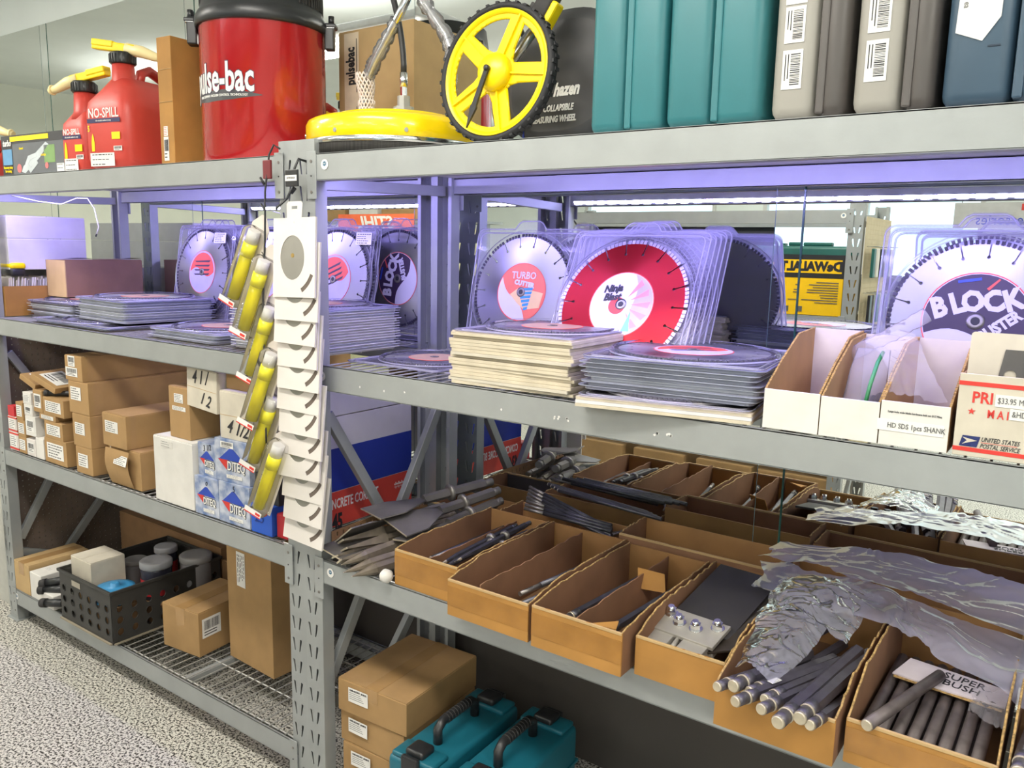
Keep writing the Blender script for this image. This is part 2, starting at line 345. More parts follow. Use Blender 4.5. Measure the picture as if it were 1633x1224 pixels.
def rack(label, shelves, x0=0., L=2.0, depth=.61, stickers=(), braces=('l', 'r'), loc=(0, 0, 0), rz=0, wire=True, toponly=False):
    t = thing('shelving_unit', label, 'shelving unit', loc, (0, 0, rz))
    for x in (x0, x0 + L - PW):
        put('upright', UPM, t, TM(x, 0, 0)); put('upright', UPM, t, TM(x + PW, depth, 0) @ RM(0, 0, 180))
    for z in shelves:
        for yy, inv in ((0, 1), (depth, -1)):
            g = G().use(STEEL); a, b = x0 + PW - .012, x0 + L - PW + .012
            f0 = yy - .004 * inv; f1 = yy + .03 * inv
            ya, yb = min(f0, f0 + .0025 * inv), max(f0, f0 + .0025 * inv)
            g.box(a, b, ya, yb, z - .07, z, .0008)
            g.box(a, b, min(f0, f0 + .008 * inv), max(f0, f0 + .008 * inv), z - .003, z)
            g.box(a, b, min(f0 + .006 * inv, f0 + .008 * inv), max(f0 + .006 * inv, f0 + .008 * inv), z - .02, z)
            g.box(a, b, min(f0 + .006 * inv, f1), max(f0 + .006 * inv, f1), z - .022, z - .02)
            g.box(a, b, min(f1 - .002 * inv, f1), max(f1 - .002 * inv, f1), z - .07, z - .02)
            g.box(a, b, min(f0, f1), max(f0, f1), z - .07, z - .068)
            bo = g.obj('beam', None, t)
            for sx in (0, 1):
                g = G().use(STEEL); c = x0 + PW - .024 if sx == 0 else x0 + L - PW - .012 + .00
                bx0, bx1 = (c, c + .036)
                g.box(bx0, bx1, min(yy - .0068 * inv, yy - .0035 * inv), max(yy - .0068 * inv, yy - .0035 * inv), z - .118, z + .006, .001)
                for dz in (-.02, -.058, -.1):
                    r = .0042 if dz != -.058 else .002
                    g.use(GSTEEL if dz != -.058 else BLACKM); g.cyl((c + .018, yy - .0066 * inv, z + dz), (c + .018, yy - .0082 * inv, z + dz), r, n=10); g.use(STEEL)
                g.obj('bracket', None, bo)
            if inv == 1:
                for (sx_, sz) in stickers:
                    if abs(sz - z) < .05: nsf(bo, sx_, z - .030)
        if wire:
            g = G().use(WIRE if z < 1.8 else mat('deck_board', (.7, .7, .7), .5)); a, b = x0 + PW, x0 + L - PW
            if z > 1.8: g.box(a, b, .012, depth - .012, z - .018, z - .004)
            else:
                n = int((b - a) / .038)
                for k in range(n): x = a + .012 + (b - a - .024) * k / (n - 1); g.cyl((x, .004, z - .0045), (x, depth - .004, z - .0045), .0022, n=6, cap=True)
                for k in range(5): y = .02 + (depth - .04) * k / 4; g.cyl((a, y, z - .0085), (b, y, z - .0085), .0028, n=6)
            g.obj('wire_deck' if z < 1.8 else 'deck_board', None, t)
            if z < 1.8 :
                for xs in (.34, .67): G().use(STEEL).box(a + (b - a) * xs - .015, a + (b - a) * xs + .015, .03, depth - .03, z - .035, z - .0118).obj('deck_support', None, t)
    for sd, x in (('l', x0 + PW / 2), ('r', x0 + L - PW / 2)):
        if sd not in braces: continue
        for (ya, za, yb, zb) in ((.05, 1.835, .57, 1.85), (.06, 1.19, .31, .80), (.58, 1.19, .34, .80), (.25, .70, .05, .36), (.05, .30, .56, .10), (.56, .62, .2, .2)):
            a = Vector((x, ya, za)); b = Vector((x, yb, zb)); d = (b - a); L_ = d.length
            g = G().use(STEEL); M = Matrix.Translation(a) @ d.to_track_quat('Z', 'Y').to_matrix().to_4x4(); g.box(-.011, .011, -.016, .016, 0, L_, .002, M); g.obj('brace', None, t)
    return t
SL = [1.912, 1.345, .786, .150]; SR = [1.909, 1.344, .778]
rack('grey steel rack on the left with wire decks and white speckled floor in front', SL, -2.0, 2.0, stickers=[(-1.93 + .02, .15), (-1.93, .786)], braces=('l',))
rack('grey steel rack on the right holding blade packs and trays of steel bits', SR, 0.0, 2.05, stickers=[(.118, 1.909), (.093, 1.344), (.115, .778)])
# LED strips
for i, (a, b) in enumerate(((-1.9, -.1), (.1, 1.95))):
    t = thing('led_strip', 'glowing white LED strip inside the %s rack top front beam' % ('left', 'right')[i], 'light strip', (0, .027, 1.852), group='LED strips inside the top beams')
    G().use(mat('strip_tape', (.25, .25, .3), .4)).box(a, b, 0, .002, -.009, .009).obj('strip_tape', None, t)
    g = G().use(emit('led_glow', (.74, .72, 1), 26))
    n = int((b - a) / .048)
    for k in range(n):
        x = a + .01 + (b - a - .02) * k / (n - 1)
        if k % 12 == 11: continue
        g.box(x - .015, x + .015, .002, .005, -.0065, .0065, .001)
    g.obj('led_diodes', None, t)
# perforated end panel on the left end of the left rack
def pegpanel(label, M, W_, H_, m, step=.0254, r=.0032, z0=0, name='pegboard_panel', stuffrows=None):
    g = G().use(m); hs = []; nx = int(W_ / step); nz = int(H_ / step)
    for i in range(nx):
        for k in range(nz):
            cx, cz = (i + .5) * step, (k + .5) * step; hs.append([(cx + r * math.cos(q), cz + r * math.sin(q)) for q in (0, PI / 3, 2 * PI / 3, PI, 4 * PI / 3, 5 * PI / 3)])
    # cell by cell keeps the tessellation quick
    for i in range(nx):
        for k in range(nz):
            h = hs[i * nz + k]; g.plate([[(i * step, k * step), ((i + 1) * step, k * step), ((i + 1) * step, (k + 1) * step), (i * step, (k + 1) * step)], h], .003)
    bmesh.ops.remove_doubles(g.bm, verts=g.bm.verts[:], dist=1e-5)
    o = g.obj(name, None, None, M, fix=False); return tag(o, label, 'pegboard')
pegpanel('brown perforated panel closing the left end of the left rack', TM(-2.004, .005, .06) @ RM(0, 0, 90) @ XZ, .63, 1.2, mat('brown_pegboard', (.16, .12, .095), .8))
# ================================================================ top shelf
T = 1.913
CANR = mat('red_can_plastic', (.56, .055, .04), .42, 0, .05, 6, .05, 40)
CAPB = mat('black_cap', (.02, .02, .02), .4)
SPOUT = mat('cream_spout', (.88, .74, .38), .35, 0, .02)
def gas_can(label, loc, rz, W_=.19, D_=.33, H_=.275, noz=0, big=True):
    t = thing('fuel_can', label, 'fuel can', loc, (0, 0, rz), 'red fuel cans on the top shelf')
    w, d, h = W_ / 2, D_ / 2, H_
    g = G().use(CANR)
    g.loft([(0, 0, 0, w * .82, d * .86, 4), (.012, 0, 0, w * .95, d * .96, 5), (.04, 0, 0, w, d, 6), (h * .62, 0, 0, w, d, 6), (h * .74, 0, 0, w * .98, d * .98, 5),
            (h * .88, 0, .0, w * .72, d * .80, 4), (h, 0, -d * .18, w * .42, d * .5, 3)], 48)
    g.obj('can_body', None, t, TM(0, 0, 0))
    ny = -d * .50; nt_ = h + .055
    g = G().use(CANR); g.lathe([(.052, h * .8), (.040, h * .93), (.036, nt_)], 32, (0, ny, 0)); g.obj('neck', None, t)
    g = G().use(CANR); g.tube([(0, ny + .06, h * .93), (0, ny + .075, h + .035), (0, ny + .11, h + .05), (0, d * .5, h + .02), (0, d * .86, h * .86), (0, d * .9, h * .72)], .017, 12, rs=[.016, .017, .018, .018, .018, .02]); g.obj('handle', None, t)
    g = G().use(CAPB); g.lathe([(.041, nt_ - .004), (.043, nt_), (.043, nt_ + .03), (.036, nt_ + .036)], 24, (0, ny, 0))
    for k in range(24): a = 2 * PI * k / 24; g.box(-.0015, .0015, .042, .045, nt_, nt_ + .028, 0, TM(0, ny, 0) @ RM(0, 0, math.degrees(a)))
    c = g.obj('cap', None, t)
    M = TM(0, ny, nt_ + .036) @ RM(0, 0, noz)
    g = G().use(YEL); g.box(-.115, .055, -.016, .016, .0, .030, .004, M @ RM(0, 8, 0)); g.box(-.115, -.03, -.019, .019, .012, .034, .004, M @ RM(0, 8, 0)); g.obj('thumb_lever', None, t)
    g = G().use(SPOUT); P = [(.02, 0, .012), (.08, 0, .0), (.13, 0, -.018), (.165, 0, -.026)]
    g.tube([M @ Vector(p) for p in P], .016, 14, rs=[.021, .020, .015, .013]); g.lathe([(.017, 0), (.019, .004), (.017, .008)], 14, M=M @ TM(.15, 0, -.022) @ RM(0, 95, 0)); g.obj('pour_spout', None, t)
    # printed front
    F = lambda x, z: face(x, -d - .0006, z)
    text(t, 'NO-SPILL', W_ * .19, F(0, h * .60), PAPER, .8, off=.0006)
    o = G().use(mat('navy_print', (.02, .02, .09), .5)).box(-W_ * .34, W_ * .34, -.007, .007, 0, .0006).obj('tagline_bar', None, t, F(0, h * .525)); text(o, 'the nozzle makes it easy', .0085, TM(0, 0, .0008), PAPER, .9)
    G().use(YEL).box(-.02, .02, -.012, .012, 0, .0006).obj('warning_label', None, t, F(W_ * .24, h * .36))
    if big: text(t, '5', .028, F(-W_ * .32, h * .44), YEL, .7, off=.0006)
    g = G().use(YEL); g.plate([[(-.007, 0), (.007, 0), (.007, .03), (.004, .05), (0, .06), (-.004, .05), (-.007, .03)]], .0006, F(-W_ * .24, h * .20)); g.obj('spout_picture', None, t)
    sticker(t, W_ * .5, .045, F(W_ * -.06, h * .11), 'short', 'price_label', seed=3)
    sticker(t, .04, .016, F(W_ * .27, h * .225), 'bars', 'barcode_label', seed=5)
    return t
gas_can('large red fuel can with black cap and yellow lever, beside the upright flat carton', (-1.085, .225, T), 11, .235, .375, .315, 12)
gas_can('smaller red fuel can half hidden behind the large one, its cream spout pointing left', (-1.30, .17, T), 8, .15, .25, .235, 188, False)
gas_can('red fuel can at the far left edge of the view, beside the black printed box', (-2.02, .10, T), 0, .17, .25, .11, 25, False)
gas_can('low red fuel can behind the black printed box, spout pointing left', (-1.74, .36, T), 0, .2, .22, .115, 180, False)
gas_can('red fuel can mostly hidden behind the black box and smaller can, spout pointing left', (-1.47, .38, T), 0, .2, .22, .125, 182, False)
# black printed tow strap box
t = thing('printed_box', 'black printed retail box with a grey strap picture and yellow stripe', 'box', (-1.60, .14, T), (0, 0, 3))
G().use(mat('black_print_card', (.035, .035, .04), .4)).box(-.24, .24, -.085, .085, 0, .158, .001).obj('box_body', None, t)
G().use(YEL).box(-.16, .12, -.009, .009, 0, .0006).obj('yellow_stripe', None, t, face(-.01, -.0856, .143))
G().use(mat('dark_grey_print', (.12, .13, .14), .5)).box(-.155, .235, -.058, .058, 0, .0005).obj('picture_panel', None, t, face(0, -.0856, .066))
g = G().use(mat('strap_print', (.55, .6, .62), .5))
g.plate([[(.11, .05), (-.06, -.035), (-.075, -.055), (-.05, -.062), (.06, -.008), (.13, .04)]], .0005, face(-.02, -.0862, .072))
g.plate([[(.0, .01), (-.06, .0), (-.085, -.03), (-.05, -.065), (.01, -.03), (.0, -.018), (-.045, -.045), (-.06, -.03), (-.045, -.015), (.005, -.005)]], .0005, face(.02, -.0868, .075)); g.obj('strap_picture', None, t)
G().use(mat('blue_photo', (.12, .30, .50), .5)).box(-.035, .035, -.03, .03, 0, .0005).obj('photo_print', None, t, face(-.195, -.0862, .075)); G().use(mat('green_photo', (.20, .34, .12), .5)).box(.27, .345, -.03, .035, 0, .0005).obj('photo_print', None, t, face(-.195, -.0862, .075))
text(t, 'turbo', .034, face(-.195, -.0866, .128), PAPER, .8, off=.001, shear=.2)
for k, s_ in enumerate(('Coated', 'It is light')): text(t, s_, .011, face(-.09 + .16 * k, -.0866, .105 - .03 * k), YEL, .9, off=.0003)
text(t, 'Recovery strap\nfor towing', .014, face(-.195, -.0866, .028), YEL, .8, off=.0004)
g = G().use(mat('pink_seal', (.6, .18, .18), .5)); g.lathe([(.017, 0), (.017, .0006)], 18, M=face(-.11, -.0866, .03)); g.lathe([(.012, 0), (.012, .0006)], 18, M=face(.09, -.0866, .035)); g.obj('seal_print', None, t)
sticker(t, .05, .036, face(.185, -.0866, .022), 'short', 'price_label')
sticker(t, .06, .05, right(.2406, -.02, .03), 'bars', 'barcode_label', bg=mat('dull_red_print', (.25, .1, .1), .5))
# flat upright carton
t = thing('cardboard_box', 'tall flat brown carton standing on edge between the fuel can and red vacuum', 'box', (-.715, .26, T), (0, 0, 4))
G().use(CARDO).box(-.035, .035, -.20, .20, 0, .40, .002).obj('box_body', None, t)
g = G().use(CARDL); 
for z in (.20, .30): g.box(-.034, .034, -.202, -.2, z - .0, z + .0012)
g.obj('fold_line', None, t)
for k, (y, z) in enumerate(((.02, .355), (.11, .375), (-.05, .26))):
    g = G().use(WHITED if k != 1 else CARDD); g.plate([[(-.016, .0), (.014, .008), (.004, -.014)]], .0012, right(.0352, y, z)); g.obj('torn_patch', None, t)
sticker(t, .024, .075, face(-.005, -.2006, .055) , 'bars', 'barcode_label'); sticker(t, .02, .03, face(-.005, -.2006, .11), 'lines', 'red_label', m=RED)
# vacuum
VR = mat('glossy_red_drum', (.42, .012, .015), .22, .15, .02, 4, coat=.8)
t = thing('drum_vacuum', 'big glossy red drum vacuum with black lid on the top shelf', 'vacuum', (-.415, .225, T))
G().use(VR).lathe([(.184, 0), (.19, .008), (.19, .412), (.193, .418)], 72).obj('drum', None, t)
g = G().use(BLACK); g.lathe([(.197, .405), (.201, .41), (.201, .434), (.192, .45), (.186, .455), (.180, .50), (.165, .60), (.10, .62)], 64)
g.obj('motor_head', None, t)
g = G().use(BLACKM)
for k in range(-8, 9): 
    for s0 in (0, 180): a = -60 + k * 4 + s0; g.box(-.0025, .0025, -.186, -.176, .47, .545, 0, RM(0, 0, a))
g.obj('vent_slots', None, t)
for a in (36, 130, 222, -134):
    M = RM(0, 0, a); g = G().use(BLACK); g.box(.195, .225, -.017, .017, .36, .44, .004, M); g.box(.20, .232, -.02, .02, .425, .437, .003, M); g.cyl(M @ Vector((.215, 0, .437)), M @ Vector((.215, 0, .462)), .009, n=12)
    l = g.obj('clamp', None, t); G().use(CHROME).box(.204, .2275, -.019, .019, .4235, .4255, 0, M).obj('clamp_rod', None, l)
def wrap(parent, body, size, R, ang, z, m, sx=1, off=0, shear=0, out=.001, name='printed_text', ext=.0004):
    o = text(parent, body, size, Matrix.Identity(4), m, 1, ext, off, shear, name=name); me = o.data.copy(); o.data = me
    for v in me.vertices:
        a = math.radians(ang) + v.co.x * sx / R; r = R + out + v.co.z; v.co = (r * math.cos(a), r * math.sin(a), z + v.co.y)
    o.matrix_basis = Matrix.Identity(4); return o
VA = -82
def wrapplate(parent, pts, R, ang, z, m, out, name):
    g = G().use(m); n = 40; xs = [p[0] for p in pts]; a, b = min(xs), max(xs)
    # strip between lower and upper outline sampled in x
    lo = pts[:len(pts) // 2]; hi = pts[len(pts) // 2:][::-1]
    def ip(P, x):
        for (x0, y0), (x1, y1) in zip(P, P[1:]):
            if x0 <= x <= x1: return y0 + (y1 - y0) * (x - x0) / max(1e-6, x1 - x0)
        return P[-1][1] if x > P[-1][0] else P[0][1]
    def f(u, v):
        x = a + (b - a) * u; y = ip(lo, x) * (1 - v) + ip(hi, x) * v; t_ = math.radians(ang) + x / R; return (math.cos(t_) * (R + out), math.sin(t_) * (R + out), z + y)
    g.grid(f, n, 1); return g.obj(name, None, parent)
wrapplate(t, [(-.13, -.045), (-.05, -.052), (.05, -.048), (.14, -.035), (.14, -.033), (.05, -.018), (-.05, -.02), (-.13, -.014)], .19, VA, .225, mat('charcoal_print', (.05, .05, .055), .4), .0006, 'swoosh_print')
wrap(t, 'pulse-bac', .118, .19, VA - 2, .238, mat('navy_outline', (.03, .02, .06), .5), .56, .0052, 0, .0007)
wrap(t, 'pulse-bac', .118, .19, VA - 2, .238, PAPER, .56, .0026, 0, .0016)
wrap(t, 'PULSE CLEANING VACUUM CONTROL TECHNOLOGY', .0098, .19, VA, .190, PAPER, .82, .0002, 0, .0014)
# carton behind, with printed band
t = thing('cardboard_box', 'tall brown carton with a vertical pulsebac tape band behind the red vacuum', 'box', (-.19, .570, T), (0, 0, 0))
G().use(CARDL).box(-.17, .17, -.08, .08, 0, .455, .002).obj('box_body', None, t)
for s_ in (-1, 1): G().use(CARDL).box(-.168, .168, *((-.078, -.002) if s_ < 0 else (.002, .078)), .4555, .458).obj('flap', None, t)
G().use(mat('cream_tape', (.78, .66, .50), .5)).box(-.034, .034, 0, .45, 0, .0006).obj('printed_band', None, t, face(-.108, -.0806, 0))
for z in (.13, .345): text(t, 'pulsebac', .056, face(-.111, -.0816, z) @ RM(0, 0, 90), INK, .62, off=.002)
for z in (.13, .345): G().use(INK).box(-.085, .085, -.0015, .0015, 0, .0004).obj('printed_rule', None, t, face(-.083, -.0816, z) @ RM(0, 0, 90))
# surface cleaner
t = thing('surface_cleaner', 'round yellow surface cleaner with black brush skirt and chrome handle tubes', 'surface cleaner', (.118, .262, T)); t.scale = (.87, .87, 1)
SY = mat('glossy_yellow', (.95, .66, .0), .25, 0, .02, coat=.5)
G().use(SY).lathe([(.284, .034), (.287, .037), (.287, .082), (.280, .095), (.262, .103), (.205, .108), (.20, .116), (.19, .119), (.0001, .119)], 96, cap0=True, cap1=False).obj('deck_shell', None, t)
G().use(CHROME).lathe([(.2885, .026), (.2895, .028), (.2895, .038), (.2885, .040)], 96, cap0=False, cap1=False).obj('clamp_band', None, t)
g = G().use(mat('bristles', (.035, .033, .03), .9, 0, .3, 200, stretch=(1, 1, .02))); g.lathe([(.278, 0), (.287, 0), (.2865, .030), (.27, .031)], 96); g.obj('brush_skirt', None, t, None)['kind'] = 'stuff'
for a in (-152, -146, -128, -85, -40):
    M = RM(0, 0, a); g = G().use(CHROME); g.cyl(M @ Vector((.284, 0, .055)), M @ Vector((.290, 0, .055)), .006, n=10); g.obj('bolt', None, t)
G().use(GSTEEL).box(.286, .294, -.004, .004, .0, .040, 0, RM(0, 0, -139)).obj('band_joint', None, t)
CXF = (-.005, .045)
g = G().use(mat('cast_grey', (.42, .42, .40), .5, .3)); g.cyl((*CXF, .119), (*CXF, .155), .034, n=8, sm=False); g.cyl((*CXF, .155), (*CXF, .185), .021, n=8, sm=False); g.obj('swivel_hub', None, t)
sticker(t, .036, .024, TM(CXF[0] - .014, CXF[1] - .0325, .137) @ RM(0, 0, -20) @ XZ, 'bars', 'barcode_label')
g = G().use(CHROME); g.cyl((*CXF, .185), (*CXF, .21), .011, n=6); g.cyl((*CXF, .21), (*CXF, .25), .013, n=16); g.obj('hose_coupling', None, t)
g = G().use(mat('black_hose', (.02, .02, .02), .5)); pts = []
for k in range(14): u = k / 13; pts.append((CXF[0] - .115 * u ** 1.6, CXF[1] + .03 * u, .25 + .30 * u))
g.tube(pts, .010, 12); g.obj('pressure_hose', None, t)
def htube(P): g = G().use(CHROME); g.tube(P, .014, 14); return g.obj('handle_tube', None, t)
htube([(-.215, .07, .105), (-.213, .07, .20), (-.205, .07, .245), (-.15, .06, .30), (-.02, .05, .42), (.035, .05, .48)])
htube([(.185, .06, .11), (.185, .06, .26), (.183, .06, .30), (.165, .06, .335), (.085, .055, .42), (.035, .05, .48)])
BW = clear('bubble_wrap', (.9, .9, .9), .3, .18, .25)
g = G().use(BW)
def crumple(P, r, n=16, m=28, amp=.25):
    P = [Vector(p) for p in P]; R = random.Random(3); out = []
    for k in range(m + 1):
        u = k / m * (len(P) - 1); i = min(int(u), len(P) - 2); out.append(P[i].lerp(P[i + 1], u - i))
    g.tube(out, r, n, rs=[r * (1 + amp * R.uniform(-1, 1)) for _ in out])
crumple([(-.198, .07, .255), (-.15, .06, .30), (-.045, .052, .395)], .021); g.obj('bubble_wrap', None, t)
g = G().use(BW); crumple([(.185, .06, .18), (.183, .06, .30), (.165, .06, .335), (.07, .054, .44)], .021); g.obj('bubble_wrap', None, t)
# white net sleeve: diamond mesh
g = G().use(mat('white_foam_net', (.85, .74, .68), .7)); nh = 14
for s_ in (1, -1):
    for k in range(nh):
        pts = []
        for q in range(40):
            u = q / 39; a = 2 * PI * k / nh + s_ * u * 3.6; r = .027 + .004 * math.sin(u * 9) + (.005 if .45 < u < .52 else 0); z = .10 + .17 * u; x = -.215 + .012 * math.sin(u * 3); pts.append((x + r * math.cos(a), .07 + r * math.sin(a), z))
        g.tube(pts, .0026, 5)
g.obj('foam_net_sleeve', None, t)
g = G().use(mat('white_foam_sheet', (.82, .78, .72), .7)); g.grid(lambda u, v: (-.28 + .26 * u, -.13 + .2 * v + .05 * u, .112 + .006 * math.sin(7 * u) * math.sin(5 * v) + .01 * (1 - v) * u), 16, 10); g.obj('foam_sheet', None, t)
# measuring wheel
nrm = Vector((.016, -.92, .115)).normalized()
upv = (Vector((.27, .37, .888)) - nrm * Vector((.27, .37, .888)).dot(nrm)).normalized(); rt = upv.cross(nrm)
ctr = Vector((.612, .085, T + .160))
Mw = Matrix(((rt.x, upv.x, nrm.x, ctr.x), (rt.y, upv.y, nrm.y, ctr.y), (rt.z, upv.z, nrm.z, ctr.z), (0, 0, 0, 1)))
t = thing('measuring_wheel', 'yellow spoked measuring wheel with black tyre leaning on the surface cleaner', 'measuring wheel'); t.matrix_basis = Mw
R_ = .158
TY = mat('rubber_tyre', (.018, .018, .02), .7)
g = G().use(TY); g.lathe([(R_ - .010, -.014), (R_, -.012), (R_ + .002, 0), (R_, .012), (R_ - .010, .014), (R_ - .014, 0), (R_ - .010, -.014)], 96, cap0=False, cap1=False)
for k in range(72):
    a = 360 * k / 72; g.box(R_ - .001, R_ + .004, -.004, .004, -.013 if k % 2 else -.002, .002 if k % 2 else .013, 0, RM(0, 0, a))
g.obj('tyre', None, t)
def ring(r, n=60): return [(r * math.cos(2 * PI * k / n), r * math.sin(2 * PI * k / n)) for k in range(n)]
hs = []
for k in range(5):
    a0 = 2 * PI * k / 5 + .25; a1 = a0 + 2 * PI / 5; ro, ri = R_ - .032, .048; P = []
    for q in range(9): a = a0 + .12 + (a1 - a0 - .30) * q / 8; P.append((ro * math.cos(a), ro * math.sin(a)))
    for a, r in ((a1 - .34, ri + .018), (a1 - .60, ri + .0), (a0 + .42, ri + .0)): P.append((r * math.cos(a), r * math.sin(a)))
    hs.append(P)
g = G().use(YEL); g.plate([ring(R_ - .013, 72)] + hs, .008, TM(0, 0, -.004))
g.lathe([(R_ - .013, -.011), (R_ - .022, -.009), (R_ - .024, 0), (R_ - .022, .009), (R_ - .013, .011)], 90, cap0=False, cap1=False)
for P in hs:
    n = len(P)
    for i in range(n): a = Vector((*P[i], 0)); b = Vector((*P[(i + 1) % n], 0)); g.tube([a, b], .0035, 6)
for k in range(5): a = 360 * k / 5 + 10; g.box(.03, R_ - .02, -.002, .002, 0, .010, 0, RM(0, 0, a))
g.obj('spoked_disc', None, t)
G().use(YEL).lathe([(.045, .0), (.043, .018), (.036, .028), (.015, .034), (.001, .035)], 40).obj('hub', None, t)
g = G().use(BLACK); g.plate([[(-.0055, .0), (.0055, .0), (.0065, -.085), (.009, -.09), (.0, -.14), (-.009, -.09), (-.0065, -.085)]], .006, TM(-.0, -.0, .037) @ RM(0, 0, -2)); g.lathe([(.007, .037), (.007, .046), (.003, .048)], 14); g.obj('pointer_arm', None, t)
g = G().use(mat('alu_tube', (.6, .6, .6), .3, .9)); g.cyl((.0, .02, -.03), (.045, .16, -.05), .010, n=16); g.obj('handle_tube', None, t)
g = G().use(BLACKM); g.box(-.022, .022, .13, .30, -.066, -.03, .006, RM(0, 0, -12)); g.box(-.034, -.016, .148, .176, -.06, -.035, .003, RM(0, 0, -12)); g.obj('folding_joint', None, t)
G().use(YEL).box(.016, .034, .14, .20, -.062, -.03, .005, RM(0, 0, -14)).obj('release_button', None, t)
# black carrying bag
t = thing('carrying_bag', 'black rounded fabric bag printed hazen collapsible measuring wheel', 'bag', (.70, .24, T), (-6, 0, -2))
g = G().use(mat('black_nylon', (.045, .045, .048), .5, 0, .15, 10, .2, 18, bumpd=.01))
g.loft([(-.045, 0, 0, .15, .14, 3), (-.035, 0, 0, .165, .155, 2.6), (0, 0, 0, .17, .165, 2.3), (.03, 0, 0, .165, .16, 2.5), (.045, 0, 0, .14, .13, 2.8)], 48, TM(0, 0, .165) @ XZ @ RM(0, 0, 0)); g.obj('bag_body', None, t)
text(t, 'hazen', .042, face(.028, -.0462, .13), PAPER, .75, off=.0018, shear=.25)
text(t, 'COLLAPSIBLE', .021, face(.008, -.0462, .088), PAPER, .7, off=.0008, shear=.15)
text(t, 'MEASURING WHEEL', .021, face(-.004, -.0462, .062), PAPER, .7, off=.0008, shear=.15)
g = G().use(mat('blue_cord', (.03, .06, .4), .5)); g.tube([(-.085, -.05, .02), (-.09, -.052, .06), (-.08, -.05, .0)], .0025, 6); g.obj('blue_zip_cord', None, t)
# tool cases
def case(label, x0, x1, y0, y1, h, m1, m2=None, split=.5, rz=0, rib=True, side=None, name='tool_case', tilt=0):
    W, D = x1 - x0, y1 - y0; t = thing(name, label, 'tool case', ((x0 + x1) / 2, (y0 + y1) / 2, T), (0, tilt, rz), 'upright tool cases on the right of the top shelf')
    xs = -W / 2 + W * split
    G().use(m1).box(-W / 2, xs - .0012, -D / 2, D / 2, 0, h, .022).obj('front_shell', None, t)
    G().use(m2 or m1).box(xs + .0012, W / 2, -D / 2, D / 2, 0, h, .022).obj('rear_shell', None, t)
    g = G().use(m2 or m1); g.box(xs + .0012, xs + .016, -D / 2 - .0015, D / 2 + .001, .008, h - .01, .003); g.obj('rim', None, t)
    return t
TEAL = mat('teal_case_plastic', (.028, .165, .185), .42, 0, .04, 5, .04, 200)
GRY = mat('grey_case_plastic', (.34, .325, .29), .5, 0, .03, 5); DGR = mat('charcoal_case_plastic', (.085, .075, .07), .4, 0, .05, 5)
NAVY = mat('navy_case_plastic', (.045, .085, .13), .4, 0, .05, 5)
case('teal tool case, leftmost, standing beside the black bag', .885, 1.058, .05, .45, .36, TEAL, rz=-1)
tc = case('teal tool case standing against the first grey case, with a black ribbed side panel', 1.066, 1.262, .04, .44, .36, TEAL, rz=-1)
g = G().use(BLACKM); g.box(.0965, .0975, -.13, .10, .07, .30, .0); 
for k in range(22): g.box(.0975, .099, -.125, .095, .075 + k * .01, .08 + k * .01)
g.obj('ribbed_panel', None, tc)
for i, (a, b, lb, cd, tx) in enumerate(((1.276, 1.408, 'grey and charcoal tool case next to the teal ones, barcode labels on its spine', '120V Q3Y', 'C30 0030'), (1.42, 1.55, 'second grey and charcoal tool case, between the other grey one and the navy case', '120V Q3Y', 'C30 0034'))):
    t = case(lb, a, b, .04, .42, .34, GRY, DGR, .62, rz=0)
    cx = -.028
    for (z, hh, kd) in ((.165, .062, 'bars'), (.088, .068, 'bars')): sticker(t, hh, .036, face(cx, -.1906, z) @ RM(0, 0, -90), kd, 'barcode_label', seed=i + int(z * 100))
    o = G().use(PAPER).box(-.045, .045, -.019, .019, 0, .0008).obj('spec_label', None, t, face(cx, -.1906, .245) @ RM(0, 0, -90))
    text(o, cd + '\n' + tx, .012, TM(0, .004, .001), INK, .85, off=.0002)
t = case('navy tool case at the right edge carrying a white paper price note', 1.562, 1.745, .035, .42, .35, NAVY, None, .55, rz=0)
g = G().use(PAPER); g.plate([[(-.10, -.03), (.085, -.03), (.10, .01), (.065, .032), (-.10, .03)]], .001); o = g.obj('price_note', None, t, face(-.045, -.1935, .20) @ RM(0, 0, -92))
text(o, '11255VSR-RT\n       BULLL\nRotary  Hammer\nFactory W $169.95 ea', .0125, TM(0, 0, .0012), mat('soft_ink', (.12, .12, .12), .6), .85, off=.0001)
g = G().use(mat('navy_dark', (.01, .025, .05), .5)); g.box(-.03, -.012, -.194, -.1925, .09, .0925); g.box(.028, .0295, -.194, -.1925, 0, .10); g.box(.028, .05, -.194, -.1925, .098, .1005); g.box(.05, .0515, -.194, -.1925, .1, .33); g.obj('latch_seam', None, t)
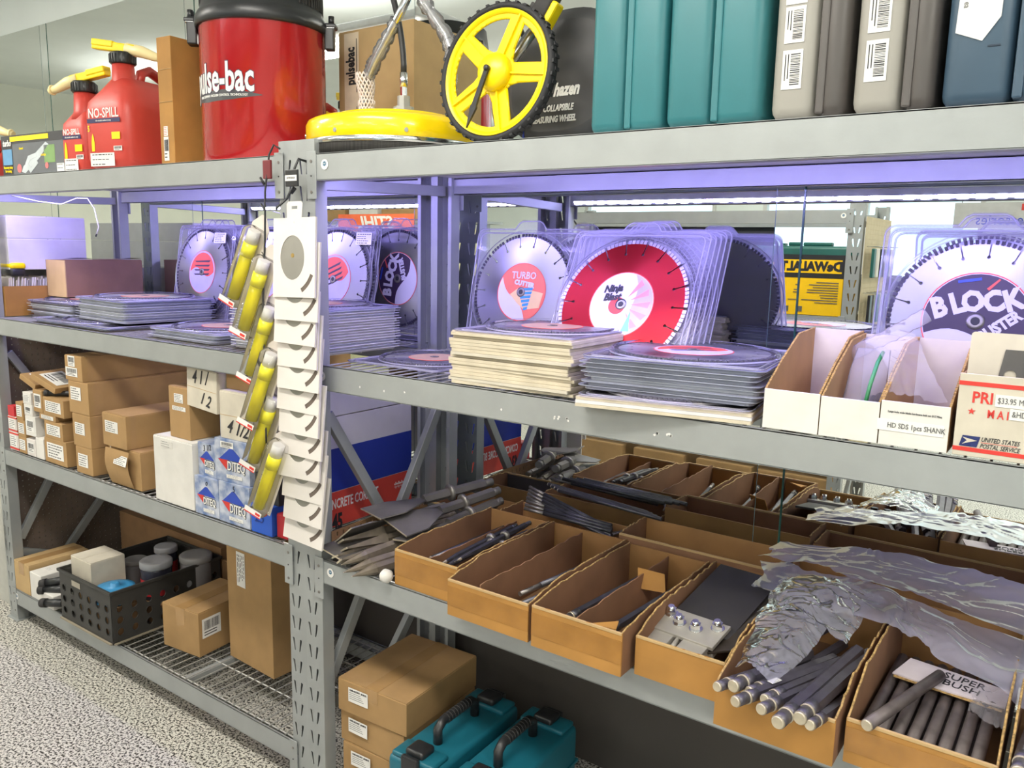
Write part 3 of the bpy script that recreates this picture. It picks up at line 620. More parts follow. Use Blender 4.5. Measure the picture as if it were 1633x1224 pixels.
# ================================================================ blade packs
def rr(w, h, r, n=5, tab=True):
    """rounded rectangle outline with a hang hump on its upper edge, origin at the middle of the lower edge"""
    P = []
    for cx, cy, a0 in ((w / 2 - r, r, -90), (w / 2 - r, h - r, 0), (None, None, None), (-w / 2 + r, h - r, 90), (-w / 2 + r, r, 180)):
        if cx is None:
            if tab: P += [(.055, h), (.042, h + .018), (.030, h + .024), (-.030, h + .024), (-.042, h + .018), (-.055, h)]
            continue
        for k in range(n + 1): a = math.radians(a0 + 90 * k / n); P.append((cx + r * math.cos(a), cy + r * math.sin(a)))
    return P
def blade_outline(R, nslot, slot=.036, w_=.0016):
    P = []
    for k in range(nslot):
        a = 2 * PI * k / nslot; dw = w_ / R; r1 = R - slot
        for r, q in ((R, -1), (r1, -1), (r1 - .002, -2.6), (r1 - .006, -2.6), (r1 - .008, 0), (r1 - .006, 2.6), (r1 - .002, 2.6), (r1, 1), (R, 1)): P.append((r * math.cos(a + q * dw), r * math.sin(a + q * dw)))
        a1 = 2 * PI * (k + 1) / nslot - dw
        for q in range(1, 6): t = a + dw + (a1 - a - dw) * q / 6; P.append((R * math.cos(t), R * math.sin(t)))
    return P
BLS = mat('brushed_blade_steel', (.30, .30, .32), .36, .9, .08, 3, stretch=(1, 1, 1)); SEG = mat('diamond_segment', (.07, .065, .09), .6, .4, .3, 60)
BLR = mat('red_anodised_blade', (.27, .006, .010), .34, .75, .06, 3); BRN = mat('bronze_label', (.40, .26, .18), .5)
LW = mat('blade_label_white', (.64, .62, .68), .5, 0, .02); LP = mat('blade_label_plum', (.035, .018, .05), .5); LR = mat('blade_label_red', (.75, .09, .06), .5)
LO = mat('blade_label_sand', (.80, .55, .25), .5); LB = mat('blade_label_blue', (.04, .28, .55), .5); LK = mat('blade_label_pink', (.85, .25, .22), .5)
for m_ in (BLS, BLR):
    nt = m_.node_tree; tg = nt.nodes.new('ShaderNodeTangent'); tg.direction_type = 'RADIAL'; tg.axis = 'Y'; b_ = nt.nodes['Principled BSDF']
    b_.inputs['Anisotropic'].default_value = .85; nt.links.new(tg.outputs[0], b_.inputs['Tangent'])
def halfdisc(R, a0, a1, bulge, n=24):
    P = [(R * math.cos(math.radians(a0 + (a1 - a0) * k / n)), R * math.sin(math.radians(a0 + (a1 - a0) * k / n))) for k in range(n + 1)]
    x0, y0 = P[-1]; x1, y1 = P[0]
    for k in range(1, n // 2):
        u = k / (n // 2); s_ = math.sin(2 * PI * u) * bulge; dx, dy = x1 - x0, y1 - y0; L_ = math.hypot(dx, dy); P.append((x0 + dx * u - dy / L_ * s_, y0 + dy * u + dx / L_ * s_))
    return P
RIM = clear('clamshell_rim', (.97, .97, 1), .25, .05, .30, (.85, .84, .95))
def blade_pack(label, W_=.385, H_=.40, R=.176, kind='block', loc=(0, 0, 0), rot=(0, 0, 0), spin=0, group=None, price=None, shell=None, nslot=18, card=None, cz=None, lr=.5):
    """clear clamshell with a diamond blade. local: width X, height Z, faces -Y"""
    t = thing('blade_pack', label, 'blade pack', loc, rot, group); c = shell or CLEAR; cz_ = cz
    g = G().use(c); M = TM(0, .001, 0) @ XZ; cz = cz_ or H_ - R - .018
    g.plate([rr(W_, H_, .022)], .0012, M)
    g.lathe([(R + .012, 0), (R + .009, .009), (R + .004, .0115)], 64, (0, cz, .001), M, cap0=False, cap1=False)
    o = rr(W_ - .03, H_ - .03, .018, tab=False)
    for k in range(len(o)): a = Vector((*o[k], .001)) + Vector((0, .015, 0)); b = Vector((*o[(k + 1) % len(o)], .001)) + Vector((0, .015, 0)); g.tube([M @ a, M @ b], .0022, 5, cap=False)
    g.obj('clamshell', None, t)
    g = G().use(RIM)
    for o, q, y in ((rr(W_ - .004, H_ - .004, .022), .0019, 0), (rr(W_ - .03, H_ - .03, .018, tab=False), .0022, .015)):
        for k in range(len(o)): a = Vector((*o[k], .001)); b = Vector((*o[(k + 1) % len(o)], .001)); e = Vector((0, y, 0)); g.tube([M @ (a + e), M @ (b + e)], q, 6, cap=False)
    g.lathe([(R + .0125, .001), (R + .0115, .0045), (R + .0095, .001)], 64, (0, cz, .001), M, cap0=False, cap1=False)
    g.obj('moulded_rim', None, t)
    if card: G().use(card).plate([rr(W_ - .004, H_ - .004, .004, tab=False)], .0025, TM(0, .0042, .002) @ XZ).obj('backing_card', None, t)
    F = TM(0, -.004, cz) @ XZ @ RM(0, 0, spin)
    bm_ = {'ninja': BLR, 'bronze': BLS}.get(kind, BLS)
    g = G().use(bm_); bo = [[(p[0] * 1, p[1] * 1) for p in blade_outline(R * .955, nslot, R * .145)]]; g.plate(bo, .0022, F); b = g.obj('blade', None, t)
    g = G().use(SEG if kind != 'ninja' else mat('silver_segment', (.45, .42, .5), .4, .7, .2, 60))
    for k in range(nslot):
        a0 = 2 * PI * k / nslot + .016; a1 = 2 * PI * (k + 1) / nslot - .016; n = 5
        for q in range(n):
            s0 = a0 + (a1 - a0) * q / n; s1 = a0 + (a1 - a0) * (q + (.62 if kind != 'ninja' else .8)) / n
            g.plate([[(R * .945 * math.cos(s0), R * .945 * math.sin(s0)), (R * 1.0 * math.cos(s0), R * 1.0 * math.sin(s0)), (R * 1.0 * math.cos(s1), R * 1.0 * math.sin(s1)), (R * .945 * math.cos(s1), R * .945 * math.sin(s1))]], .0034, F @ TM(0, 0, -.0006))
    g.obj('segment_rim', None, b)
    r = R * lr; F1 = F @ TM(0, 0, .0024)
    base = {'block': LW, 'turbo': mat('blade_label_orange', (.80, .17, .10), .5), 'ninja': LW, 'bronze': BRN, 'silver': mat('label_lilac', (.45, .42, .6), .5)}[kind]
    g = G().use(LR); g.lathe([(r, 0), (r, .0005)], 48, M=F1); g.use(base); g.lathe([(r * .975, .0005), (r * .975, .0008)], 48, M=F1)
    F2 = F1 @ TM(0, 0, .0009)
    if kind == 'block': g.use(LP); g.plate([halfdisc(r * .96, -24, 192, r * .12)], .0003, F2)
    if kind == 'turbo':
        g.use(LW); g.plate([halfdisc(r * .96, 150, 285, -r * .1)], .0003, F2)
        g.use(LO); g.plate([[(r * -.45, -r * .1), (-r * .1, r * .15), (r * .9, 0), (r * .8, -r * .5), (r * .2, -r * .6), (-r * .1, -r * .4)]], .0004, F2)
        g.use(LB)
        for k in range(6): y = r * (.12 - .13 * k); x = r * (.08 + .03 * k); w = r * (.62 - .09 * k); g.plate([[(x - w * .35, y), (x + w * .65, y + r * .05), (x + w * .6, y - r * .05), (x - w * .3, y - r * .09)]], .0006, F2)
    if kind == 'ninja':
        g.use(mat('blade_label_violet', (.45, .38, .62), .5)); g.plate([halfdisc(r * .96, -60, 75, r * .1)], .0003, F2); g.use(LK)
        for k in range(5): a = math.radians(-50 + 26 * k); g.plate([[(r * .3 * math.cos(a), r * .3 * math.sin(a)), (r * .9 * math.cos(a + .1), r * .9 * math.sin(a + .1)), (r * .85 * math.cos(a - .12), r * .85 * math.sin(a - .12))]], .0006, F2)
        g.use(RED); g.lathe([(r * .26, .0006), (r * .26, .0009)], 24, M=F2 @ TM(-r * .12, -r * .05, 0)); g.use(mat('soft_blue_print', (.15, .45, .6), .5)); g.plate([[(r * .2, -r * .8), (r * .35, -r * .2), (r * .45, -r * .8)]], .0007, F2)
    if kind == 'silver':
        g.use(LR); g.plate([halfdisc(r * .9, 0, 180, r * .2)], .0003, F2); g.use(LP)
        for k in range(4): g.plate([[(-r * .6, r * (.5 - .2 * k)), (r * .6, r * (.55 - .2 * k)), (r * .5, r * (.46 - .2 * k)), (-r * .5, r * (.44 - .2 * k))]], .0005, F2)
    g.use(GSTEEL if kind != 'ninja' else BLS); g.lathe([(r * .17, .0006), (r * .17, .0014), (r * .11, .0016)], 24, M=F2); g.use(INK); g.lathe([(r * .085, .0016), (r * .085, .0018)], 16, M=F2)
    lo = g.obj('printed_label', None, b); X = F2 @ TM(0, 0, .0009)
    if kind == 'block':
        for k, ch in enumerate('BLOCK'): text(lo, ch, r * .58, X @ TM(r * (-.66 + (0, .33, .62, .98, 1.32)[k]), r * (.30 + .02 * k + (.05 if k in (1, 2) else 0)), 0) @ RM(0, 0, 14), LW, .85, off=.003)
        text(lo, 'BUSTER', r * .30, X @ TM(r * .42, -r * .13, 0) @ RM(0, 0, 33), LW, .8, off=.0016)
        g = G().use(LR); g.plate([[(-.003, -.014), (.003, -.014), (.002, .016), (-.002, .016)]], .0004, X @ TM(r * .32, r * .72, 0) @ RM(0, 0, -48)); g.use(BLUE); g.box(-.022, .022, -.003, .003, 0, .0004, 0, X @ TM(-r * .1, r * .84, 0) @ RM(0, 0, 4)); g.obj('small_print', None, lo)
    if kind == 'turbo': text(lo, 'TURBO', r * .34, X @ TM(r * .05, r * .56, 0), LW, .9, off=.0004); text(lo, 'CUTTER', r * .22, X @ TM(r * .1, r * .28, 0) @ RM(0, 0, -8), LW, 1, off=.0012)
    if kind == 'ninja': text(lo, 'Ninja', r * .30, X @ TM(-r * .36, r * .46, 0) @ RM(0, 0, 8), INK, .9, off=.0012, shear=.3); text(lo, 'Blast', r * .30, X @ TM(-r * .34, r * .20, 0) @ RM(0, 0, 6), INK, .9, off=.0012, shear=.3)
    if price: sticker(t, .075, .042, TM(price[0], -.0135, price[1]) @ XZ, 'lines', 'price_label', seed=int(W_ * 1e3))
    return t
Mz = 1.3465
LEAN = -9
blade_pack('clear blade pack with the red disc, leaning in front of its row', kind='ninja', R=.176, H_=.42, cz=.212, loc=(.846, .215, Mz), rot=(-26, 0, 0))
blade_pack('clear pack with silver turbo cutter blade, leaning left of the red disc', kind='turbo', loc=(.43, .43, Mz), rot=(-11, 0, 0), H_=.392, R=.172)
for k in range(4): blade_pack('clear blade pack behind the red disc pack, %s behind it' % ('first', 'second', 'third', 'fourth')[k], kind='bronze', loc=(.852 + .006 * k, .238 + .024 * k, Mz), rot=(-25.5 + k, 0, 0), group='blade packs leaning behind the red disc', spin=40 * k, H_=.415)
blade_pack('clear blade pack with block buster label, leaning behind the white postal box', kind='block', loc=(1.607, .40, Mz), rot=(-12, 0, 1), spin=6, W_=.40, H_=.405, R=.172, lr=.6, cz=.198)
blade_pack('second block buster pack, hidden directly behind the front one', kind='block', loc=(1.612, .425, Mz), rot=(-12, 0, 1), W_=.40, H_=.40, R=.18, group='block buster packs behind the postal box')
# left rack leaning packs
LG = 'blade packs leaning at the back of the left rack'
blade_pack('leaning blade pack with red and black label, just right of the long brown box', kind='silver', loc=(-1.20, .475, Mz), rot=(LEAN, 0, 0), price=(.11, .345), nslot=16)
for k in range(3): blade_pack('leaning blade pack %s behind the red and black labelled one' % ('first', 'second', 'third')[k], kind='bronze', loc=(-1.175 + .012 * k, .497 + .018 * k, Mz), rot=(LEAN, 0, 0), group=LG)
blade_pack('leaning silver blade pack partly covered by the hanging yellow tubes', kind='silver', loc=(-.79, .475, Mz), rot=(LEAN, 0, 0), spin=50, nslot=24)
blade_pack('leaning blade pack with price slip, just right of the grey rack post', kind='silver', loc=(-.41, .47, Mz), rot=(LEAN, 0, 0), spin=20, price=(.14, .35), W_=.36)
blade_pack('leaning blade pack tucked behind the one with price slip right of the post', kind='bronze', loc=(-.40, .49, Mz), rot=(LEAN, 0, 0), W_=.36, group=LG)
blade_pack('block buster blade pack turned sideways, beside the rack frame in the left rack', kind='block', loc=(-.215, .617, Mz), rot=(-2.5, 0, 0), spin=72, W_=.385, H_=.40, R=.17, price=(-.14, .362), nslot=20, lr=.55)
# ---- flat stacks
PK_G = mat('stack_plastic_grey', (.36, .38, .48), .25, 0, .12, 6, coat=.3); PK_D = mat('stack_plastic_dark', (.16, .15, .20), .25, 0, .15, 6, coat=.3)
PK_L = mat('stack_plastic_light', (.58, .60, .68), .25, 0, .08, 6, coat=.3); PK_C = mat('stack_card_edge', (.62, .55, .42), .8, 0, .08, 20); PK_W = mat('stack_white_edge', (.72, .71, .72), .6, 0, .05, 20)
def slab_mesh(w, d, h, m, tray):
    g = G().use(m); P = rr(w, d, .02 if tray else .003, tab=False); P = [(x, y - d / 2) for x, y in P]
    if tray:
        Q = [(x * .94, y * .94) for x, y in P]; g.plate([P], .0014, TM(0, 0, h - .0016)); g.plate([Q], h - .0018)
    else: g.plate([P], h - .0006)
    o = g.obj('slab', None, None); me = o.data; bpy.data.objects.remove(o); return me
def stack(nm, x0, x1, y0, y1, z0, n, h, mats, tray=True, rz=0, jit=.006, topk=None, place='', topcard=None, topspin=0):
    """n packs lying flat; every pack an object of its own, the top one with blade and label"""
    w, d = x1 - x0, y1 - y0; R = random.Random(int(abs(x0) * 1000)); mes = [slab_mesh(w, d, h, m, tray) for m in mats]
    cx, cy = (x0 + x1) / 2, (y0 + y1) / 2
    for k in range(n - 1):
        i = n - k - 1
        o = bpy.data.objects.new('flat_blade_pack', mes[R.randrange(len(mes))]); COL.objects.link(o)
        o.location = (cx + R.uniform(-jit, jit), cy + R.uniform(-jit, jit), z0 + k * h); o.rotation_euler = (0, 0, math.radians(rz + R.uniform(-1.2, 1.2)))
        tag(o, 'flat blade pack, %s, in %s' % (ORD[i], place), 'blade pack', nm)
    z = z0 + (n - 1) * h
    a = math.radians(rz); blade_pack('flat blade pack, topmost, in %s' % place, w, d, min(w, d) * .46, topk or 'bronze', (cx + math.sin(a) * (d / 2), cy - math.cos(a) * d / 2, z + .004), (-90, 0, rz), topspin, nm, card=topcard)
stack('stack of clear packs beside the orange brown card box', -1.88, -1.50, .11, .49, Mz, 8, .0095, [PK_G, PK_L, PK_D], place='the clear stack beside the card file box')
stack('thin flat packs under the tall clear stack', -1.66, -1.06, .02, .40, Mz, 2, .009, [PK_G], place='the thin pile under the blue stack')
stack('tall blue grey stack on the left rack', -1.45, -1.05, .09, .47, Mz + .0225, 9, .0098, [PK_G, PK_G, PK_L], place='the tall blue grey stack', topk='bronze', rz=-3)
stack('low stack on the left rack beside the white edged stack', -.86, -.47, .05, .43, Mz, 4, .0095, [PK_L, PK_G], place='the low stack left of the post')
stack('white edged stack beside the rack post', -.415, -.012, .06, .43, Mz, 17, .0082, [PK_W, PK_W, PK_L], place='the white edged stack by the grey post', jit=.003)
blade_pack('single flat blade pack lying alone just right of the grey post', .34, .36, .15, 'bronze', (.262, .08, Mz + .003), (-90, 0, 0))
stack('cardboard backed stack on the right rack', .535, .873, .012, .385, Mz, 17, .0078, [PK_C, PK_C, WHITED], False, 2, place='the cream cardboard edged stack', topk='bronze', topcard=PK_C)
g_ = 'flat sheets under the clear stack'
stack(g_, .905, 1.27, -.028, .34, Mz, 4, .007, [PK_W, PK_C], False, 9, place='the white sheets under the clear trays', topk='silver', jit=.004)
stack('clear tray stack on the right rack', .90, 1.285, .0, .38, Mz + .0315, 8, .0098, [PK_G, PK_L], True, 7, place='the clear tray stack beside the white bins', topk='silver', jit=.009, topspin=30)
# ---- white open bins
def bin_box(label, x0, x1, y0, dpt, hf, hb, z, m_out, group, bk=True):
    W = x1 - x0; t = thing('parts_bin', label, 'bin', (x0, y0, z), group=group); th = .003
    G().use(m_out).box(0, W, 0, th, 0, hf, .0008).obj('front_panel', None, t)
    for x in (0, W - th):
        g = G().use(CARD); pr = [(th, 0), (dpt, 0), (dpt, hb), (dpt * .62, hb * .97), (dpt * .30, hb * .72), (th, hf)]
        g.plate([pr], th, TM(x, 0, 0) @ RM(90, 0, 90)); g.use(FLUTE)
        for a, b in zip(pr[3:], pr[4:] ): g.box(x - .0004, x + th + .0004, a[0] if a[0] < b[0] else b[0], a[0] if a[0] > b[0] else b[0], 0, 0.0001)
        P = [(x + th / 2, p[0], p[1]) for p in pr[2:]]
        for a, b in zip(P, P[1:]):
            n = max(2, int((Vector(a) - Vector(b)).length / .006))
            for k in range(n): c = Vector(a).lerp(Vector(b), (k + .5) / n); g.box(c.x - .0019, c.x + .0019, c.y - .0016, c.y + .0016, c.z - .0016, c.z + .0012)
        g.obj('side_panel', None, t)
    G().use(CARD).box(th, W - th, th, dpt, 0, .002).obj('floor_panel', None, t)
    G().use(WHITED).box(th, W - th, dpt - th, dpt, 0, hb).obj('back_panel', None, t)
    return t
BG = 'white fronted cardboard bins on the right rack'
b1 = bin_box('white fronted open bin, leftmost of three, empty, beside the clear tray stack', 1.318, 1.42, .002, .30, .075, .17, Mz, WHITE, BG)
b2 = bin_box('middle white fronted bin holding a zip bag of black parts', 1.422, 1.522, .002, .30, .073, .165, Mz, WHITE, BG)
b3 = bin_box('right white fronted bin labelled HD SDS 1pcs SHANK', 1.524, 1.632, .002, .30, .078, .165, Mz, WHITE, BG)
G().use(PAPER).box(-.058, .047, -.010, .010, 0, .0008).obj('paper_label', None, b3, face(.054, -.0002, .036))
text(b3, 'HD SDS 1pcs SHANK', .0125, face(.058, -.0014, .036), mat('soft_ink', (.12, .12, .12), .6), .8, off=.0001)
text(b3, 'Large hole wide blade hardware bolt set $17.90ea', .0052, face(.054, -.0004, .060), INK, .8)
# zip bag with black parts
BAGC = clear('thin_plastic_bag', (.97, .97, .98), .09, .2, .24, (.80, .78, .86))
t = thing('zip_bag', 'clear zip bag with green strip holding black parts in the middle bin', 'bag', (1.472, .10, Mz + .01))
g = G().use(BAGC); g.loft([(0, 0, .0, .036, .05, 2.6), (.05, .0, .01, .036, .04, 2.4), (.10, .0, .03, .034, .02, 2.2), (.14, .002, .05, .03, .006, 2.2)], 28); g.obj('bag_film', None, t)
g = G().use(mat('green_zip', (.03, .22, .08), .4)); g.tube([(.012, -.045, .03), (.016, -.028, .08), (.02, .0, .12), (.022, .03, .137)], .004, 6); g.obj('zip_strip', None, t)
g = G().use(BLACK)
for k in range(5): g.cyl((-.03 + .014 * k, -.075 + .012 * (k % 2), .012 + .012 * (k % 3)), (-.02 + .012 * k, .02, .03 + .006 * k), .010, n=12)
g.obj('black_part', None, t)
# crumpled bag over the bins
from mathutils import noise as NZ
def film(name, label, fn, nu, nv, m, cat='plastic bag', amp=.006, seed=1, fold=10, M=None, ragged=.0):
    Lu = (Vector(fn(1, .5)) - Vector(fn(0, .5))).length; Lv = (Vector(fn(.5, 1)) - Vector(fn(.5, 0))).length
    def f(u, v):
        p = Vector(fn(u, v)); q = Vector((u * Lu * fold + seed * 7.3, v * Lv * fold + seed * 3.1, seed * 1.7))
        q2 = q + Vector((NZ.noise(q * .5), NZ.noise(q * .5 + Vector((9, 2, 4))), 0)) * 1.2
        d = (1 - abs(NZ.noise(q2)) * 2.2) * .9 + (1 - abs(NZ.noise(q2 * 2.3)) * 2.2) * .4 + NZ.noise(q * .35) * 1.2 - .8
        e = NZ.noise(Vector((u * Lu * 12 + seed, v * Lv * 12, 1.3))) * ragged
        return p + Vector((.25 * d * amp + e, -.2 * d * amp + e * .6, d * amp))
    o = G().use(m).grid(f, nu, nv).obj(name, None, None, M, fix=False); return tag(o, label, cat)
def quad(P00, P10, P01, P11, sag=0, arch=0):
    a, b, c, d = map(Vector, (P00, P10, P01, P11))
    return lambda u, v: a.lerp(b, u).lerp(c.lerp(d, u), v) + Vector((0, 0, arch * math.sin(PI * u) - sag * math.sin(PI * v)))
film('plastic_bag', 'twisted clear plastic bag draped across the right and middle white bins', quad((1.44, .17, Mz + .165), (1.53, .04, Mz + .085), (1.505, .19, Mz + .185), (1.615, .07, Mz + .075), 0, .03), 60, 40, BAGC, seed=4, amp=.006, fold=30, ragged=.015)
t = thing('plastic_bag', 'rolled end of the clear bag sticking up behind the bins', 'plastic bag', (0, 0, 0))
g = G().use(BAGC); crumple([(1.42, .20, Mz + .13), (1.49, .22, Mz + .175), (1.545, .24, Mz + .215)], .014, 14, 20, .15); g.obj('bag_roll', None, t)
# ---- postal box
t = thing('postal_box', 'cream cardboard mailing box with red stripes and United States Postal Service print', 'box', (1.640, .004, Mz))
W = .27; H = .138; th = .003
G().use(WHITED).box(0, W, 0, th, 0, H, .001).obj('front_panel', None, t)
for x in (0, W - th): G().use(CARD).box(x, x + th, th, .20, 0, H - .004).obj('side_panel', None, t)
G().use(WHITED).box(th, W - th, .20 - th, .20, 0, H - .004).obj('back_panel', None, t); G().use(CARD).box(th, W - th, th, .197, 0, .002).obj('floor_panel', None, t)
for z in (.012, .122): G().use(RED).box(.0, W, -.0006, 0, z - .0035, z + .0035).obj('red_stripe', None, t)
F = lambda x, z: face(x, -.0003, z)
text(t, 'PRI', .026, F(.036, .099), RED, .88, off=.0006); text(t, 'M A I', .019, F(.060, .074), RED, .72, off=.0004)
g = G().use(RED); g.plate([[((.006 if k % 2 == 0 else .0025) * math.sin(k * PI / 5), (.006 if k % 2 == 0 else .0025) * math.cos(k * PI / 5)) for k in range(10)]], .0004, F(.022, .076)); g.obj('red_star', None, t)
G().use(PAPER).box(0, .20, -.010, .010, 0, .0006).obj('price_slip', None, t, face(.054, -.0004, .098)); G().use(PAPER).box(0, .178, -.009, .009, 0, .0006).obj('price_slip', None, t, face(.076, -.0004, .078))
for s_, z, x in (('$33.95 MultiHole', .098, .057), ('&HD 3bolt', .078, .079)): text(t, s_, .0135, face(x, -.0014, z), mat('soft_ink', (.12, .12, .12), .6), .72, align='LEFT')
g = G().use(mat('postal_blue', (.01, .02, .12), .5)); g.plate([[(-.014, -.009), (.012, -.009), (.016, .009), (-.010, .009)]], .0005, F(.023, .026)); g.use(WHITED); g.plate([[(-.010, .006), (.012, .002), (.002, -.001), (-.010, -.006), (-.003, .001)]], .0008, F(.023, .026)); g.obj('eagle_emblem', None, t)
text(t, 'UNITED STATES', .0105, F(.040, .031), INK, .72, shear=.3, align='LEFT', off=.0001); text(t, 'POSTAL SERVICE', .0105, F(.039, .020), INK, .72, shear=.3, align='LEFT', off=.0001)
G().use(RED).box(.040, .092, -.0006, 0, .0255, .0261).obj('thin_rule', None, t); text(t, 'VISIT', .014, F(.158, .022), RED, .9, off=.0003)
c = thing('card_sheet', 'cream card standing in the postal box with a dark cutter plate on it', 'card', (1.675, .035, Mz + .006), (-4, 0, 0))
G().use(WHITED).plate([rr(.26, .198, .006, tab=False)], .002, TM(.10, .002, 0) @ XZ).obj('card_panel', None, c)
c2 = G().use(mat('dark_plate', (.10, .095, .09), .55, .3)); h1 = [(.055 + .010 * math.cos(q * PI / 8), .150 + .010 * math.sin(q * PI / 8)) for q in range(16)]; h2 = [(.022 + .009 * math.cos(q * PI / 8), .130 + .009 * math.sin(q * PI / 8)) for q in range(16)]
c2.plate([[(-.012, .0), (.2, .0), (.2, .172), (.012, .172)], h1, h2], .002, TM(.01, -.0005, 0) @ XZ); c2.obj('cutter_plate', None, c)
# ---- left rack mid shelf boxes
LAV = mat('white_carton', (.62, .60, .62), .7, 0, .03)
carton('plain white carton lit violet, upper of two at the left end of the rack', -2.90, -1.91, .07, .395, 1.672, 1.765, LAV, name='white_box')
carton('plain white carton lit violet, lower of two at the left end of the rack', -2.90, -1.91, .07, .395, 1.541, 1.671, LAV, name='white_box')
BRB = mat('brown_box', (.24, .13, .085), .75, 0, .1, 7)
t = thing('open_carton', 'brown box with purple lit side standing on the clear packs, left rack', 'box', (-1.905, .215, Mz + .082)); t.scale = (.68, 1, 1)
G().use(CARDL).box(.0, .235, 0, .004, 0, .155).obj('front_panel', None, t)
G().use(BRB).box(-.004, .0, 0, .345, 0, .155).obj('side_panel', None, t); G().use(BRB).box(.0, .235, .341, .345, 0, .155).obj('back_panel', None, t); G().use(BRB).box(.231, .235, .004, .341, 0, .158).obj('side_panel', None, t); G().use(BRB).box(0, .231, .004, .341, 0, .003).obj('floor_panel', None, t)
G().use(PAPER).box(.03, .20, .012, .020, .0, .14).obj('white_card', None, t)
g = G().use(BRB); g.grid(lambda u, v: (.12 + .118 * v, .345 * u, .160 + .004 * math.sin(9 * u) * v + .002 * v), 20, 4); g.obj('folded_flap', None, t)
t = thing('card_file_box', 'small orange brown open box packed with white paper slips', 'box', (-2.055, .045, Mz))
for q in ((.0, .14, 0, .003), (.0, .14, .247, .25)): G().use(CARDO).box(q[0], q[1], q[2], q[3], 0, .125).obj('end_panel', None, t)
for x in (0, .137): G().use(CARDO).box(x, x + .003, .003, .247, 0, .125).obj('side_panel', None, t)
R = random.Random(5)
for k in range(26):
    o = G().use(WHITE if k % 3 else WHITED).box(-.058, .058, -.0028, .0028, 0, .150 + R.uniform(-.004, .012)).obj('paper_packet', None, None); o.location = (-1.985, .060 + .0088 * k, Mz + .004); o.rotation_euler = (math.radians(-6 + R.uniform(-2, 2)), 0, 0)
    tag(o, 'white paper packet, %s from the front of the orange brown box' % NUM[k], 'paper packet', 'paper packets in the orange brown box')
t = thing('tape_measure', 'yellow and black tape measure lying on the filed paper packets', 'tape measure', (-1.95, .10, Mz + .168))
G().use(BLACK).box(-.05, .05, -.03, .03, 0, .035, .01).obj('case_body', None, t); G().use(YEL).box(-.052, .052, -.032, .032, .03, .055, .01).obj('yellow_cap', None, t)
t = thing('display_cabinet', 'plain cabinet beyond the left end of the rack carrying the violet lit cartons', 'cabinet', (-2.52, .30, 0)); G().use(mat('cabinet_cream', (.5, .5, .46), .6)).box(-.43, .43, -.25, .33, 0, 1.54, .004).obj('cabinet_body', None, t)
# ================================================================ left rack, lower shelf
Bz = .788
def N(o): return o
FB = .006
KB = 'long brown cartons on the lower left shelf'
L1 = [(.42, .62, .085, .045)]
carton('long brown carton with white label, lowest of the middle column', -1.325, -1.205, FB, .40, Bz, Bz + .105, lab=[(.45, .5, .07, .05)], group=KB)
carton('long brown carton with white label, second from the bottom of the middle column', -1.335, -1.205, FB, .40, Bz + .1055, Bz + .232, lab=[(.42, .55, .07, .045)], group=KB)
carton('very long brown carton with white label, second from the top of the middle column', -1.350, -1.205, FB, .59, Bz + .2325, Bz + .356, lab=[(.38, .62, .075, .05)], group=KB)
carton('flat brown carton with two white labels, topmost of the middle column', -1.365, -1.24, FB, .56, Bz + .3565, Bz + .452, lab=[(.42, .78, .05, .04), (.4, .35, .085, .034)], group=KB, lm='bars')
carton('big brown carton with white label, resting on the creased carton', -1.115, -.955, FB, .50, Bz + .142, Bz + .264, lab=[(.4, .6, .085, .042)], group=KB)
t = carton('creased brown carton with bent front flap, below the big one', -1.085, -.89, .016, .42, Bz, Bz + .141, CARD, group=KB)
g = G().use(CARD); g.grid(lambda u, v: (-.0975 + .155 * u, -.205 - .022 * math.sin(PI * .75 * v), .002 + .137 * v), 6, 10); o = g.obj('bent_flap', None, t); sticker(t, .09, .035, TM(.01, -.2275, .105) @ RM(-14, 0, -3) @ XZ, 'lines')
carton('slim brown carton squeezed between the middle column and the creased carton', -1.165, -1.10, .05, .40, Bz, Bz + .140, CARD, lab=[(.5, .62, .03, .07)], group=KB)
carton('tall plain white box with small print, beside the blue printed tool boxes', -.783, -.556, FB, .30, Bz, Bz + .228, WHITE, name='white_box')
o = [q for q in bpy.data.objects if q.get('label', '').startswith('tall plain white')][0]
text(o, 'xxxxx xx xxxxx xxxx\nxx xxxxxx xxx\nxxxxxxx', .009, face(-.03, -.1475, .208), INK, .9) if False else sticker(o, .07, .022, face(-.035, -.1475, .205), 'short', 'small_print', bg=WHITE)
carton('worn brown carton with clear tape sitting on the tall white box', -.715, -.598, .03, .24, Bz + .229, Bz + .405, CARD, lab=[(.5, .78, .05, .03), (.5, .58, .075, .014)], tape=True, name='taped_carton')
DI = mat('swirl_blue_print', (.55, .58, .66), .35, 0, .1, 22, col2=(.10, .17, .36))
